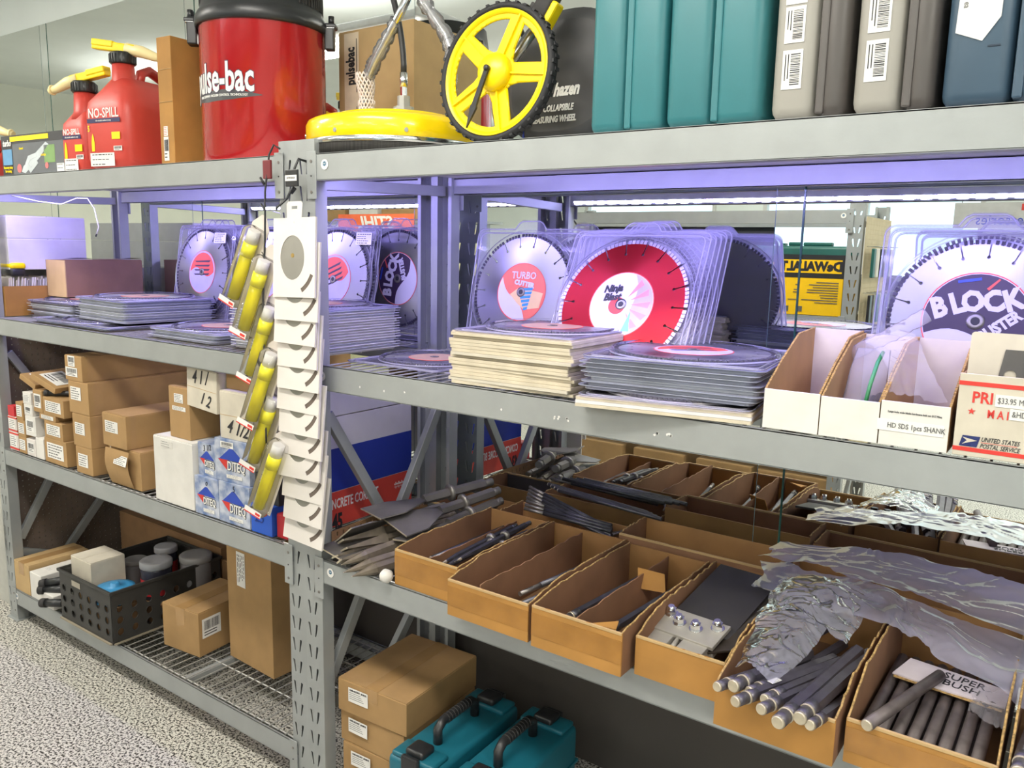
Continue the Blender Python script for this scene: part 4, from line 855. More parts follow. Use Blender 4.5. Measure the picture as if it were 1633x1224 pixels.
def diteq(label, x0, x1, y0, z0, z1, rz=0, hand=None, d=.12):
    W, H = x1 - x0, z1 - z0; t = thing('printed_tool_box', label, 'box', ((x0 + x1) / 2, y0 + d / 2, z0), (0, 0, rz), 'blue and silver printed tool boxes')
    G().use(DI).box(-W / 2, W / 2, -d / 2, d / 2, 0, H, .001).obj('box_body', None, t)
    F = lambda x, z: face(x, -d / 2 - .0008, z); s_ = W / .13
    g = G().use(BLUE); g.plate([[(-.048 * s_, 0), (.048 * s_, 0), (.004 * s_, .032 * s_), (-.006 * s_, .032 * s_)]], .0004, F(0, H * .52)); g.use(RED); g.plate([[(-.052 * s_, .0), (-.012 * s_, 0), (-.02 * s_, -.026 * s_)]], .0005, F(0, H * .52)); g.obj('triangle_emblem', None, t)
    text(t, 'DITEQ', .034 * s_, F(.017 * s_, H * .38) @ TM(0, 0, .0006), INK, .68, off=.0024); text(t, 'DITEQ', .034 * s_, F(.017 * s_, H * .38) @ TM(0, 0, .0012), PAPER, .68, off=.0008)
    sticker(t, W * .45, .012, F(.01, H * .14), 'short', 'paper_label')
    if hand: text(t, hand, .028, F(-.0, H * .86) @ RM(0, 0, 12), INK, .8, shear=.3, name='handwriting')
    return t
diteq('printed tool box at bottom left of its group, beside the white box', -.548, -.425, FB, Bz, Bz + .128, 2, 'o')
diteq('printed tool box marked 3 1/2, above the bottom left one', -.545, -.438, .02, Bz + .1285, Bz + .238, -2, '3 1/2')
diteq('printed tool box at bottom right of its group, beside the solid blue box', -.418, -.262, FB, Bz, Bz + .134, 0, '5')
t = diteq('dented printed tool box with torn top edge, above the bottom right one', -.436, -.276, .012, Bz + .1345, Bz + .272, 4)
sticker(t, .06, .02, face(-.02, -.0612, .12), 'bars', 'barcode_label')
diteq('printed tool box mostly hidden behind the handwritten white boxes', -.520, -.437, .09, Bz + .2385, Bz + .345, 0)
WB = 'white boxes with handwritten numbers'
def hand(label, x0, x1, z0, z1, y0, txt, rz, tl, d=.16):
    t = carton(label, x0, x1, y0, y0 + d, z0, z1, WHITED, rz, group=WB, name='white_box', tilt=tl)
    H = z1 - z0; g = G().use(CARDL); g.box(-(x1 - x0) / 2 + .002, (x1 - x0) / 2 - .002, -d / 2 - .0006, -d / 2, H * .49, H * .50); g.obj('flap_line', None, t)
    for k, (tx, xx, zz, sz, r) in enumerate(txt): text(t, tx, sz, face(xx, -d / 2 - .0012, H * zz) @ RM(0, 0, r), INK, .8, shear=.35, name='handwriting', off=.0008)
    return t
hand('white box marked 4 1/2 in two lines, tilted under the beam', -.605, -.430, Bz + .346, Bz + .482, .025, [('4 1 /', -.01, .76, .062, 4), ('1 2', .022, .26, .058, -10)], -3, (0, 3))
hand('white box marked 4 1/2 below a taped top, beside the yellow tubes', -.415, -.258, Bz + .2725, Bz + .425, .02, [('4 1/2', .005, .24, .062, -6)], 2, (0, 0))
carton('brown carton lying on the white box beside the yellow tubes', -.42, -.25, .05, .26, Bz + .4255, Bz + .482, CARD, name='cardboard_box')
BB = mat('royal_blue_card', (.015, .09, .50), .5, 0, .03)
carton('solid blue box marked 2.5 at the right end of the shelf', -.255, -.155, FB, .14, Bz, Bz + .092, BB, name='blue_box')
o = [q for q in bpy.data.objects if q.get('label', '').startswith('solid blue box')][0]; text(o, '2.5', .045, face(-.01, -.069, .05), mat('faint_ink', (.01, .03, .2), .6), .8, shear=.3, name='handwriting')
carton('black printed box reading Pointed, on top of the solid blue box', -.262, -.150, .03, .16, Bz + .0925, Bz + .25, BLACKM, name='black_box')
o = [q for q in bpy.data.objects if q.get('label', '').startswith('black printed box reading')][0]; text(o, 'Pointed', .032, face(-.022, -.0665, .075) @ RM(0, 0, 90), PAPER, .8, off=.0006)
carton('red printed box between the blue box and the tall concrete bit carton', -.150, -.100, .02, .095, Bz, Bz + .075, mat('red_card', (.55, .03, .04), .5), name='red_box')
# concrete core bit carton
t = thing('display_carton', 'big white blue and red carton reading CONCRETE CORE BIT behind the rack brace', 'box', (-.16, .33, Bz))
G().use(mat('white_gloss_card', (.60, .58, .64), .5, 0, .02)).box(-.08, .08, -.215, .215, 0, .355, .002).obj('box_body', None, t)
G().use(mat('white_gloss_card', (1, 1, 1))).box(-.082, .082, -.217, .217, .357, .44, .003).obj('lid', None, t)
CB = mat('carton_blue', (.015, .035, .30), .45, 0, .03); CR = mat('carton_red', (.60, .06, .045), .45, 0, .03)
for nm, m_, z0, z1 in (('red_band', CR, .0, .115), ('blue_band', CB, .115, .255)):
    g = G().use(m_); g.box(.0801, .0812, -.214, .214, z0 + .002, z1); g.box(-.079, .079, -.2162, -.2152, z0 + .002, z1); g.obj(nm, None, t)
text(t, 'CONCRETE CORE BIT', .044, right(.0816, -.07, .074), PAPER, .56, off=.0008, align='CENTER')
text(t, 'A4345', .07, right(.0816, -.165, .014), INK, .6, off=.003)
text(t, '*****', .05, right(.0816, .165, .065), PAPER, .7, off=.001)
# small boxes at the left end
SB = 'small boxes at the left end of the lower shelf'
RW = mat('white_red_card', (.70, .66, .63), .5, 0, .05)
def small(label, x0, x1, z0, z1, m, lab='lines', d=.16, y0=FB, rz=0, red=False, n='small_carton', tilt=(0, 0)):
    t = thing(n, label, 'box', ((x0 + x1) / 2, y0 + d / 2, z0), (tilt[0], tilt[1], rz), SB); W = x1 - x0; H = z1 - z0
    G().use(m).box(-W / 2, W / 2, -d / 2, d / 2, 0, H, .0015).obj('box_body', None, t)
    if lab: sticker(t, W * .74, H * .62, face(0, -d / 2 - .0006, H * .52), lab, seed=int(z0 * 1000))
    if red:
        g = G().use(RED); g.box(-W / 2 - .0006, W / 2 + .0006, -d / 2 - .0006, -d / 2 + .05, .004, H * .16); g.box(-W / 2 - .0006, W / 2 + .0006, -d / 2 - .0006, -d / 2 + .05, H * .88, H * .97); g.obj('red_stripe', None, t)
    return t
small('white box with red stripes at the foot of the leftmost pile', -1.885, -1.805, Bz, Bz + .078, RW, red=True)
small('white box with red stripes, second in the leftmost pile', -1.885, -1.812, Bz + .0785, Bz + .145, RW, red=True)
small('bright red cap box on top of the leftmost pile', -1.88, -1.825, Bz + .1455, Bz + .19, mat('red_card', (1, 0, 0)), None, .08)
small('brown carton with label, lowest beside the leftmost striped pile', -1.80, -1.735, Bz, Bz + .07, CARD)
small('brown carton, middle one beside the leftmost striped pile', -1.80, -1.735, Bz + .0705, Bz + .14, CARD)
small('brown carton with white label, upper one beside the red cap box', -1.805, -1.745, Bz + .1405, Bz + .215, CARD)
small('white box with red lettering at the foot of the white labelled pile', -1.73, -1.655, Bz, Bz + .07, RW, 'bars')
small('plain white box at the foot between the brown labelled and white piles', -1.65, -1.585, Bz, Bz + .085, WHITE, None)
small('white barcode box, second in the white labelled pile', -1.728, -1.65, Bz + .0855, Bz + .168, WHITE, 'bars', rz=3)
small('white barcode box, third in the white labelled pile', -1.73, -1.66, Bz + .1685, Bz + .215, WHITE, 'bars')
small('white barcode box, topmost in the white labelled pile', -1.735, -1.665, Bz + .2155, Bz + .265, WHITE, 'lines')
small('brown carton with wide white label, lowest of the pile beside the column', -1.575, -1.40, Bz, Bz + .10, CARD)
small('brown carton with torn label, second of the pile beside the column', -1.565, -1.42, Bz + .1005, Bz + .170, CARD)
small('brown carton with corner label, third of the pile beside the column', -1.60, -1.47, Bz + .1705, Bz + .195, CARD)
small('brown carton with wrapped white label near the top of its pile', -1.565, -1.40, Bz + .1955, Bz + .265, CARD)
small('brown carton set at the left, holding the black tube', -1.645, -1.57, Bz + .1955, Bz + .285, CARD, 'bars', .30)
small('flat brown carton tilted left with white label, leftmost on top of the piles', -1.76, -1.655, Bz + .300, Bz + .322, CARD, None, .22, tilt=(0, 22), rz=8)
o = small('flat brown carton tilted left with barcode label, next to its twin on top', -1.655, -1.505, Bz + .306, Bz + .330, CARD, None, .20, tilt=(0, 20), rz=10); sticker(o, .11, .10, TM(0, -.03, .0246), 'bars', 'barcode_label', seed=9)
o = [q for q in bpy.data.objects if 'leftmost on top of the piles' in q.get('label', '')][0]; sticker(o, .08, .1, TM(0, -.03, .0226), 'bars', 'barcode_label', seed=4)
t = thing('black_tube', 'short black plastic tube lying on the small cartons', 'tube', (-1.50, .05, Bz + .278)); G().use(BLACK).cyl((-.06, -.03, 0), (.08, .06, 0), .011, n=16).obj('tube_body', None, t); G().use(BLACKM).cyl((-.064, -.0326, 0), (-.05, -.0235, 0), .0125, n=16).obj('tube_cap', None, t)
carton('brown carton lying flat at the far left end beyond the rack post', -1.985, -1.895, .09, .40, Bz + .02, Bz + .05, CARDL, name='flat_carton')
t = thing('plastic_bag', 'small crumpled clear bag sticking out above the leftmost small boxes', 'plastic bag', (-1.82, .12, Bz + .235)); g = G().use(BAGC); g.M = Matrix.Identity(4); crumple([(-.06, 0, 0), (0, .0, .006), (.07, .0, .0)], .012, 12, 24, .4); g.obj('bag_film', None, t)
# ================================================================ left rack, bottom shelf
Lz = .152
carton('tan taped carton at the left end of the bottom shelf', -1.925, -1.79, .0, .26, Lz, Lz + .135, CARDL, tape=True, seam='y')
t = thing('white_box', 'small white box with black rods on it, beside the tan carton', 'box', (-1.735, .08, Lz)); G().use(WHITE).box(-.05, .05, -.08, .10, 0, .115, .003).obj('box_body', None, t); sticker(t, .03, .02, top(-.01, -.02, .1155), 'short', 'small_label')
t = thing('white_box', 'low white box with dark socket between the tan carton and the crate', 'box', (-1.62, .06, Lz)); G().use(WHITE).box(-.055, .055, -.07, .10, 0, .06, .003).obj('box_body', None, t)
for k, (a, b, r, lb) in enumerate((((-1.675, .0, Lz + .085), (-1.56, .09, Lz + .115), .017, 'upper black rubber grip tube by the white box'), ((-1.67, -.01, Lz + .074 - .01), (-1.54, .07, Lz + .078), .016, 'middle black rubber grip tube leaning on the low white box'), ((-1.60, -.035, Lz + .035), (-1.50, .0, Lz + .05), .016, 'lowest black rubber grip tube next to the crate'))):
    t = thing('grip_tube', lb, 'tube', (0, 0, 0), group='black grip tubes by the crate'); G().use(BLACK).cyl(a, b, r, n=18).obj('tube_body', None, t); d = (Vector(b) - Vector(a)).normalized(); G().use(BLACKM).cyl(Vector(a) - d * .006, Vector(a) + d * .02, r + .003, n=18).obj('tube_collar', None, t)
# crate
CM_ = mat('crate_plastic', (.035, .034, .032), .5, 0, .1, 8)
t = thing('plastic_crate', 'black plastic crate with rows of round holes full of jars and boxes', 'crate', (-1.275, .215, Lz + .004))
W, D, H = .385, .47, .205
def crate_side(w, h, nx, nz, M):
    hs = []
    for i in range(nx):
        for k in range(nz):
            cx = (i + .5) * w / nx; cz = .022 + (k + .5) * (h - .065) / nz; r = .0155; hs.append([(cx - w / 2 + r * .85 * math.cos(q * PI / 8), cz + r * math.sin(q * PI / 8)) for q in range(16)])
    g = G().use(CM_); g.plate([[(-w / 2, 0), (w / 2, 0), (w / 2, h), (-w / 2, h)]] + hs, .003, M); g.use(CM_)
    for p in hs:
        n = len(p); 
        for i in range(n): g.tube([M @ Vector((*p[i], .0035)), M @ Vector((*p[(i + 1) % n], .0035))], .0016, 4, cap=False)
    return g.obj('side_wall', None, t)
crate_side(W, H, 6, 3, TM(0, -D / 2, 0) @ XZ); crate_side(D, H, 8, 3, TM(W / 2, 0, 0) @ RM(0, 0, 90) @ XZ); crate_side(W, H, 6, 3, TM(0, D / 2 - .003, 0) @ XZ); crate_side(D, H, 8, 3, TM(-W / 2 + .003, 0, 0) @ RM(0, 0, 90) @ XZ)
g = G().use(CM_); g.box(-W / 2, W / 2, -D / 2, D / 2, 0, .003)
for z, e in ((H - .004, .009), (.008, .004)):
    for q in ((-W / 2 - e, W / 2 + e, -D / 2 - e, -D / 2), (-W / 2 - e, W / 2 + e, D / 2, D / 2 + e), (-W / 2 - e, -W / 2, -D / 2, D / 2), (W / 2, W / 2 + e, -D / 2, D / 2)): g.box(*q, z, z + (.012 if e > .005 else .006), .002)
g.obj('rim', None, t)
g = G().use(mat('beige_trim', (.30, .26, .19), .6)); g.box(-W / 2, W / 2, -D / 2 - .012, -D / 2 - .004, .002, .007); g.box(W / 2 + .004, W / 2 + .012, -D / 2, -D / 2 + .2, .002, .007); g.obj('base_trim', None, t)
G().use(mat('worn_label', (.35, .32, .26), .7)).box(-.032, .032, -.011, .011, 0, .001).obj('worn_label', None, t, face(-.06, -D / 2 - .004, H - .028))
IG = 'goods in the black crate'
carton('white cube carton standing in the front left of the black crate', -1.455, -1.30, .02, .16, Lz + .12, Lz + .262, WHITED, name='white_box', seam='y')
carton('brown filler carton under the white cube in the crate', -1.45, -1.30, .02, .16, Lz + .008, Lz + .119, CARD, name='cardboard_box')
for k in range(4):
    o = G().use(mat('sky_blue_plastic', (.04, .25, .50), .4, 0, .03)).lathe([(.058, 0), (.072, .002), (.072, .010), (.05, .013)] + ([(.018, .015), (.018, .026), (.010, .027)] if k == 3 else []), 40).obj('blue_disc', None, None); o.location = (-1.19, .055 , Lz + .132 + .0145 * k)
    tag(o, 'round blue plastic disc, %s, in the stack in the crate front' % ORD[3 - k], 'disc', 'blue discs stacked in the crate')
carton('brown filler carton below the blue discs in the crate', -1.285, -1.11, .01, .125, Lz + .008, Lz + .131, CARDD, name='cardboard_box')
def jar(label, x, y, z, r, h, lid, body, lab=None):
    t = thing('plastic_jar', label, 'jar', (x, y, z), group=IG); G().use(body).lathe([(r * .96, 0), (r, .005), (r, h * .78), (r * .92, h * .84)], 32).obj('jar_body', None, t); G().use(lid).lathe([(r * 1.03, h * .82), (r * 1.05, h * .83), (r * 1.05, h * .97), (r * .97, h), (r * .6, h - .002)], 40).obj('lid', None, t)
    if lab: G().use(lab).lathe([(r + .001, h * .12), (r + .001, h * .55)], 32, cap0=False, cap1=False).obj('label_band', None, t)
LIDC = mat('frosted_lid', (.42, .42, .44), .4)
jar('clear jar with red label and grey frosted lid in the crate', -1.20, .235, Lz + .085, .060, .155, LIDC, mat('dark_jar', (.04, .04, .06), .2), mat('red_card', (1, 0, 0)))
jar('large round jar with pale lid lying behind the red labelled one', -1.13, .37, Lz + .09, .062, .15, mat('grey_lid', (.28, .27, .27), .5), mat('jar_grey', (.2, .19, .2), .4))
jar('small jar with grey lid in the far right corner of the crate', -1.35, .37, Lz + .085, .045, .14, LIDC, mat('dark_jar', (0, 0, 0)), mat('red_card', (1, 0, 0)))
jar('short jar behind the white cube in the crate', -1.38, .25, Lz + .085, .045, .11, mat('grey_lid', (.28, .27, .27), .5), mat('jar_grey', (.2, .19, .2), .4))
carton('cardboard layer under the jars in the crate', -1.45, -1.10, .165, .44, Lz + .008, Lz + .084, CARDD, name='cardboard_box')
t = carton('small brown taped carton with white label on the bottom wire shelf', -.965, -.765, .115, .39, Lz, Lz + .172, CARD, 6, tape=True, seam='y')
sticker(t, .085, .075, right(.1012, -.08, .105), 'bars', seed=3); 
t = carton('tall brown carton with vertical white label on the bottom wire shelf', -.675, -.405, .20, .42, Lz, Lz + .50, CARD, -3, seam='x'); sticker(t, .13, .052, face(-.045, -.1112, .36) @ RM(0, 0, -90), 'lines')
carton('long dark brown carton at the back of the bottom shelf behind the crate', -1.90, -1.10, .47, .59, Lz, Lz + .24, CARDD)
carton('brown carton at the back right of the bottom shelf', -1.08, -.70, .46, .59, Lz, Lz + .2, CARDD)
# ================================================================ floor under the right rack
OM = 'one mount cartons stacked on the floor'
for k in range(4):
    z0 = .001 + .1025 * k; W = .262 if k == 3 else .252; dx = (0, .004, -.002, 0)[k]
    t = carton('brown labelled carton, %s of the floor stack under the right rack' % ORD[3 - k], .225 + dx - W / 2, .225 + dx + W / 2, .035 + (.0 if k == 3 else .008), .375, z0, z0 + .1015, CARD, (0, 1, -1, 1)[k] + 2, tape=(k == 3), seam='y', group=OM)
    o = G().use(PAPER).box(-.038, .038, -.022, .022, 0, .0008).obj('paper_label', None, t, face(-.05, -.172, .062)); text(o, 'ONE-MOUNT  #1001E', .0075, TM(0, .015, .001), INK, .9, off=.0002)
    g = G().use(mat('soft_ink', (.12, .12, .12))); [g.box(-.034, .01 + .004 * j, .006 - .006 * j, .0075 - .006 * j, .0008, .001) for j in range(4)]; g.obj('printed_lines', None, o)
MK = mat('makita_teal', (.008, .12, .17), .4, 0, .04, 5)
def std_case(label, x, y, rz):
    t = thing('tool_case', label, 'tool case', (x, y, .001), (0, 0, rz), 'teal handled tool cases on the floor'); W, D, H = .16, .40, .335
    G().use(MK).box(-W / 2, W / 2, -D / 2, D / 2, 0, H, .014).obj('case_body', None, t)
    G().use(MK).box(-W / 2 - .004, W / 2 + .004, -D / 2 - .004, D / 2 + .004, H * .66, H * .69, .002).obj('seam_rim', None, t)
    for s_ in (-1, 1):
        G().use(MK).box(-W / 2 + .01, W / 2 - .01, s_ * .16 - .035, s_ * .16 + .035, H - .004, H + .012, .006).obj('raised_pad', None, t)
        g = G().use(BLACK); g.box(-.03, .03, s_ * .16 - .028, s_ * .16 + .028, H + .006, H + .03, .008); g.box(-.028, .028, s_ * (D / 2) - .008, s_ * (D / 2) + .008, H * .55, H + .02, .005); g.obj('latch', None, t)
    g = G().use(BLACK); g.tube([(0, -.085, H), (0, -.085, H + .04), (0, -.065, H + .055), (0, .065, H + .055), (0, .085, H + .04), (0, .085, H)], .013, 14); h = g.obj('carry_handle', None, t)
    g = G().use(BLACKM); [g.lathe([(.0145, 0), (.0145, .004)], 14, M=TM(0, -.05 + .0125 * j, H + .055) @ RM(-90, 0, 0)) for j in range(9)]; g.obj('grip_rib', None, h)['kind'] = 'stuff'
    return t
std_case('teal tool case with black handle on the floor, beside the brown cartons', .475, .13, 2)
std_case('teal tool case with black handle on the floor, right of its twin', .665, .15, 2)
# ================================================================ right rack, tray shelf
Rz = .7795
CARDSH = mat('cardboard_inner_shade', (.25, .125, .065), .85, 0, .08, 10)  # darker tray cardboard, with the shade inside the trays put into its colour
TG = 'cut down cardboard trays on the right rack'
def rag(a, b, y, R, n=26, amp=.003): return [(a + (b - a) * k / n, y + (R.uniform(-amp, amp) if 0 < k < n else 0)) for k in range(n + 1)]
def tray(label, x0, x1, y0, y1, hf, hb, rz=0, z=Rz, fm=CARDO, side=(None, None), th=.004, seed=1, tape=True, dv=(), ragged=.0025, group=TG):
    R = random.Random(seed); W, D = x1 - x0, y1 - y0; t = thing('cardboard_tray', label, 'tray', (x0, y0, z), (0, 0, rz), group)
    g = G().use(fm); tp = rag(W, 0, hf, R, 20, .0012); g.plate([[(0, 0), (W, 0)] + tp], th, TM(0, th, 0) @ XZ); f = g.obj('front_panel', None, t); G().use(CARDL).box(.001, W - .001, -.0012, th + .0005, hf - .005, hf + .0008, .0006).obj('folded_edge', None, f)
    if tape: G().use(TAPEO).box(.0, W, -.0009, -.0003, hf * .28, hf * .82).obj('packing_tape', None, t)
    hl, hr_ = side[0] or hb, side[1] or hb
    for x, h in ((0, hl), (W - th, hr_)):
        g = G().use(CARDSH); P = [(th, 0), (D - th, 0)] + [(D - th - (D - 2 * th) * k / 24, h - (h - hf) * max(0, (k - 18) / 6) + (R.uniform(-ragged, ragged) if 0 < k < 24 else 0)) for k in range(25)]
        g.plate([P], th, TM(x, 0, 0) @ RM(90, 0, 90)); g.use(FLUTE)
        tp = P[2:]
        for a, b in zip(tp, tp[1:]): g.tube([(x + th / 2, a[0], a[1]), (x + th / 2, b[0], b[1])], th * .55, 5, cap=False)
        g.obj('side_panel', None, t)
    G().use(mat('cardboard_lit_back', (.34, .175, .06), .8, 0, .1, 9)).box(0, W, D - th, D, 0, hb - .004).obj('back_panel', None, t); G().use(CARDD).box(th, W - th, th, D - th, 0, .003).obj('floor_panel', None, t)  # back panel coloured brighter, front light painted in
    for (u, hh) in dv:
        g = G().use(CARDSH); P = [(th, .003), (D - th, .003)] + [(D - th - (D - 2 * th) * k / 20, hh + (R.uniform(-ragged, ragged) if 0 < k < 20 else 0)) for k in range(21)]
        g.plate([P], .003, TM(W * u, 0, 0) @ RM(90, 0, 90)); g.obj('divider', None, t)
    return t
tray('leftmost taped cardboard tray, holding pointed bits behind a divider', .362, .578, .0, .425, .098, .108, 0, dv=[(.45, .085)], seed=2)
tray('second tray from the left, two narrow compartments almost empty', .592, .832, -.055, .425, .092, .112, 0, dv=[(.40, .10)], seed=3, ragged=.003)
tray('third tray from the left with tape, divider leaning right', .846, 1.076, -.062, .41, .098, .112, 0, dv=[(.5, .10)], seed=4)
tray('fourth tray from the left with sagging front, holding black cutter plates', 1.092, 1.290, -.03, .41, .088, .118, 0, seed=5, tape=False, ragged=.004)
tray('fifth tray from the left, full of hex shank bits sticking forward', 1.300, 1.520, -.105, .37, .088, .122, 0, seed=6, tape=False, ragged=.005)
tray('sixth tray from the left with glossy tape, holding a row of round rods', 1.531, 1.765, -.075, .42, .084, .135, 0, seed=7, ragged=.005)
tray('rightmost tray at the edge of the view with shiny hex bits', 1.776, 1.97, -.085, .40, .086, .13, 0, seed=8, ragged=.005)
tray('low wide tray at the back under the long thin rods', .36, .79, .434, .60, .075, .085, 0, fm=CARDSH, tape=False, seed=9)
tray('empty deep brown tray lying crosswise behind the cutter plate tray', .80, 1.235, .434, .60, .12, .125, 0, fm=CARDSH, tape=False, seed=10)
tray('back tray under the plastic sheets', 1.245, 1.76, .434, .60, .10, .11, 0, fm=CARDSH, tape=False, seed=11)
# perforated brown strip standing along the frame
g = G().use(CARDD); hs = []
for k in range(22):
    for j in range(2): a, b = .012 + .0235 * k + .006 * j, .014 + .022 * j; hs.append([(a, b), (a + .005, b), (a + .005, b + .013), (a, b + .013)])
g.plate([[(0, 0), (.52, 0), (.52, .055), (.40, .062), (0, .055)]] + hs, .003, TM(.082, .03, Rz + .02) @ RM(0, 0, 90) @ XZ)
tag(g.obj('slotted_card_strip', None, None), 'slotted brown cardboard strip standing along the rack frame behind the chisels', 'cardboard strip')
# spade chisels
def orient(p, q, roll=0):
    p, q = Vector(p), Vector(q); y = (q - p).normalized(); x = y.cross(Vector((0, 0, 1))).normalized(); z = x.cross(y)
    M = Matrix(((x.x, y.x, z.x, p.x), (x.y, y.y, z.y, p.y), (x.z, y.z, z.z, p.z), (0, 0, 0, 1))); return M @ RM(0, roll, 0)
CHG = 'wide chisels heaped left of the trays'
def chisel(label, p, q, wb, kind='spade', roll=0, m=DSTEEL, r=.010, group=CHG, L=None):
    """business end at p, shank towards q"""
    L = L or (Vector(q) - Vector(p)).length; t = thing('chisel_bit', label, 'chisel', group=group); t.matrix_basis = orient(p, q, roll)
    g = G().use(m)
    if kind == 'spade':
        lb = L * .42; g.plate([[(-wb / 2, 0), (wb / 2, 0), (wb / 2, lb * .45), (r, lb), (-r, lb), (-wb / 2, lb * .45)]], .004, TM(0, 0, -.002)); g.use(BRITE); g.box(-wb / 2, wb / 2, -.0012, 0, -.002, .002)
    elif kind == 'flat':
        lb = L * .35; P0 = [(-wb / 2, 0, -.002), (wb / 2, 0, -.002), (wb / 2, 0, .002), (-wb / 2, 0, .002)]; P1 = [(-r, lb, -r), (r, lb, -r), (r, lb, r), (-r, lb, r)]
        a = [g.v(p_) for p_ in P0]; b = [g.v(p_) for p_ in P1]
        for i in range(4): j = (i + 1) % 4; g._f([a[i], a[j], b[j], b[i]])
        g.use(BRITE); g._f(a[::-1]); g.use(m); g._f(b); g.use(BRITE); g.box(-wb / 2, wb / 2, -.001, .003, -.0025, .0025)
    else:
        lb = L * .2; g.cyl((0, 0, 0), (0, lb, 0), .0015, r, 8, sm=False); g.use(BRITE); g.cyl((0, -.001, 0), (0, lb * .35, 0), .0012, .0045, 6, sm=False)
    g.obj('blade', None, t)
    s1 = L * .62
    G().use(m).cyl((0, lb - .002, 0), (0, s1, 0), r, n=6, sm=False).obj('shaft', None, t)
    g = G().use(GSTEEL); g.lathe([(r * 1.1, 0), (r * 1.75, .003), (r * 1.75, .012), (r * 1.2, .016)], 20, M=TM(0, s1, 0) @ RM(-90, 0, 0)); g.obj('collar', None, t)
    g = G().use(m); g.cyl((0, s1 + .014, 0), (0, L * .93, 0), r * 1.05, n=6, sm=False); g.cyl((0, L * .93, 0), (0, L, 0), r * .8, n=16); g.obj('shank', None, t)
    return t
z = Rz
SPS = mat('spade_steel', (.21, .195, .185), .5, .5, .12, 12)
chisel('wide spade chisel lying flat on top, blade toward the left front', (.135, .135, z + .112), (.285, .53, z + .150), .145, 'spade', -4, SPS, .0155)
chisel('wide spade chisel beside the top one, blade tilted right', (.235, .13, z + .095), (.335, .50, z + .138), .135, 'spade', 8, SPS, .0155)
chisel('wide spade chisel lowest of the three wide ones, mostly covered', (.295, .115, z + .070), (.345, .50, z + .105), .12, 'spade', -10, SPS, .0155)
chisel('wide bent blade chisel at the far left, leaning on the grey post', (.128, .03, z + .072), (.17, .43, z + .075), .11, 'spade', -38, SPS)
chisel('short wide chisel with worn brown face at the far left edge', (.132, -.02, z + .035), (.16, .38, z + .05), .10, 'spade', 8, SPS)
FL = [((.130, .02, .058), (.22, .42, .055), .034, -32, 'upper'), ((.160, .005, .046), (.24, .40, .046), .036, -30, 'second'), ((.150, -.02, .030), (.21, .38, .032), .030, -28, 'third'), ((.178, -.03, .026), (.26, .36, .03), .028, -38, 'lowest')]
for p, q, w_, r_, nm in FL: chisel('narrow flat chisel with bright ground edge, %s of the left bundle' % nm, (p[0], p[1], z + p[2]), (q[0], q[1], z + q[2]), w_, 'flat', r_, mat('brown_steel', (.25, .21, .16), .45, .4, .15, 30), .0135)
PT = [((.205, -.045, .028), (.26, .34, .05), 'left'), ((.235, -.065, .020), (.315, .33, .03), 'middle'), ((.262, -.06, .014), (.325, .30, .016), 'right')]
for p, q, nm in PT: chisel('four sided bull point chisel with pale tip, %s of the three points' % nm, (p[0], p[1], z + p[2]), (q[0], q[1], z + q[2]), 0, 'point', 10, mat('brown_steel', (0, 0, 0)), .0165)
o = G().use(mat('white_knob', (.7, .68, .64), .4)).lathe([(.001, -.018), (.010, -.016), (.018, -.008), (.018, .008), (.010, .016), (.001, .018)], 20).obj('plastic_ball', None, None); o.location = (.342, -.012, z + .020); o.rotation_euler = (0, PI / 2, 0); tag(o, 'small round white plastic knob wedged beside the leftmost tray', 'plastic ball')
# bits inside the trays
def rod(label, p, q, r, kind='plain', m=None, group=None, name='drill_rod'):
    p, q = Vector(p), Vector(q); L = (q - p).length; t = thing(name, label, 'steel bit', group=group); t.matrix_basis = orient(p, q); m = m or DSTEEL
    if kind == 'hex':
        G().use(m).cyl((0, .062, 0), (0, L, 0), r, n=6, sm=False).obj('hex_shaft', None, t)
        g = G().use(m); g.cyl((0, .004, 0), (0, .034, 0), r * .86, n=18); g.obj('round_shank', None, t)
        G().use(BRITE).cyl((0, 0, 0), (0, .004, 0), r * .70, r * .86, 18).obj('bright_end', None, t); G().use(BRITE).cyl((0, .033, 0), (0, .038, 0), r * .97, n=18).obj('bright_ring', None, t)
        g = G().use(m); g.cyl((0, .038, 0), (0, .062, 0), r * .9, r, 18); g.obj('neck', None, t)
    elif kind == 'sds':
        G().use(m).cyl((0, .07, 0), (0, L, 0), r, n=14).obj('shaft', None, t)
        g = G().use(GSTEEL); g.cyl((0, 0, 0), (0, .07, 0), r * .85, n=14); g.use(BLACKM); g.box(-.0012, .0012, .012, .045, r * .7, r * .87); g.obj('slotted_shank', None, t)
    else:
        G().use(m).cyl((0, .003, 0), (0, L, 0), r, n=14).obj('shaft', None, t); G().use(BRITE).cyl((0, 0, 0), (0, .003, 0), r * .8, r, 14).obj('bright_end', None, t)
    return t
SH = 'hex shank bits sticking out of the fifth tray'
sh = [((1.318, -.150, .090), (1.395, .16, .045), .0115), ((1.345, -.140, .096), (1.40, .15, .060), .0145), ((1.370, -.125, .088), (1.44, .20, .040), .0115), ((1.362, -.175, .088), (1.462, .16, .055), .0125),
      ((1.405, -.145, .094), (1.475, .19, .045), .0115), ((1.410, -.178, .092), (1.480, .18, .040), .0125), ((1.448, -.205, .094), (1.492, .17, .085), .0145), ((1.475, -.172, .096), (1.507, .20, .070), .0145), ((1.492, -.170, .089), (1.512, .12, .030), .0115)]
nm = ['leftmost', 'second from the left, thickest splined one', 'third from the left, short', 'fourth from the left, with paper tag', 'fifth from the left', 'sixth from the left', 'seventh from the left, reaching furthest forward', 'eighth from the left, thick', 'rightmost']
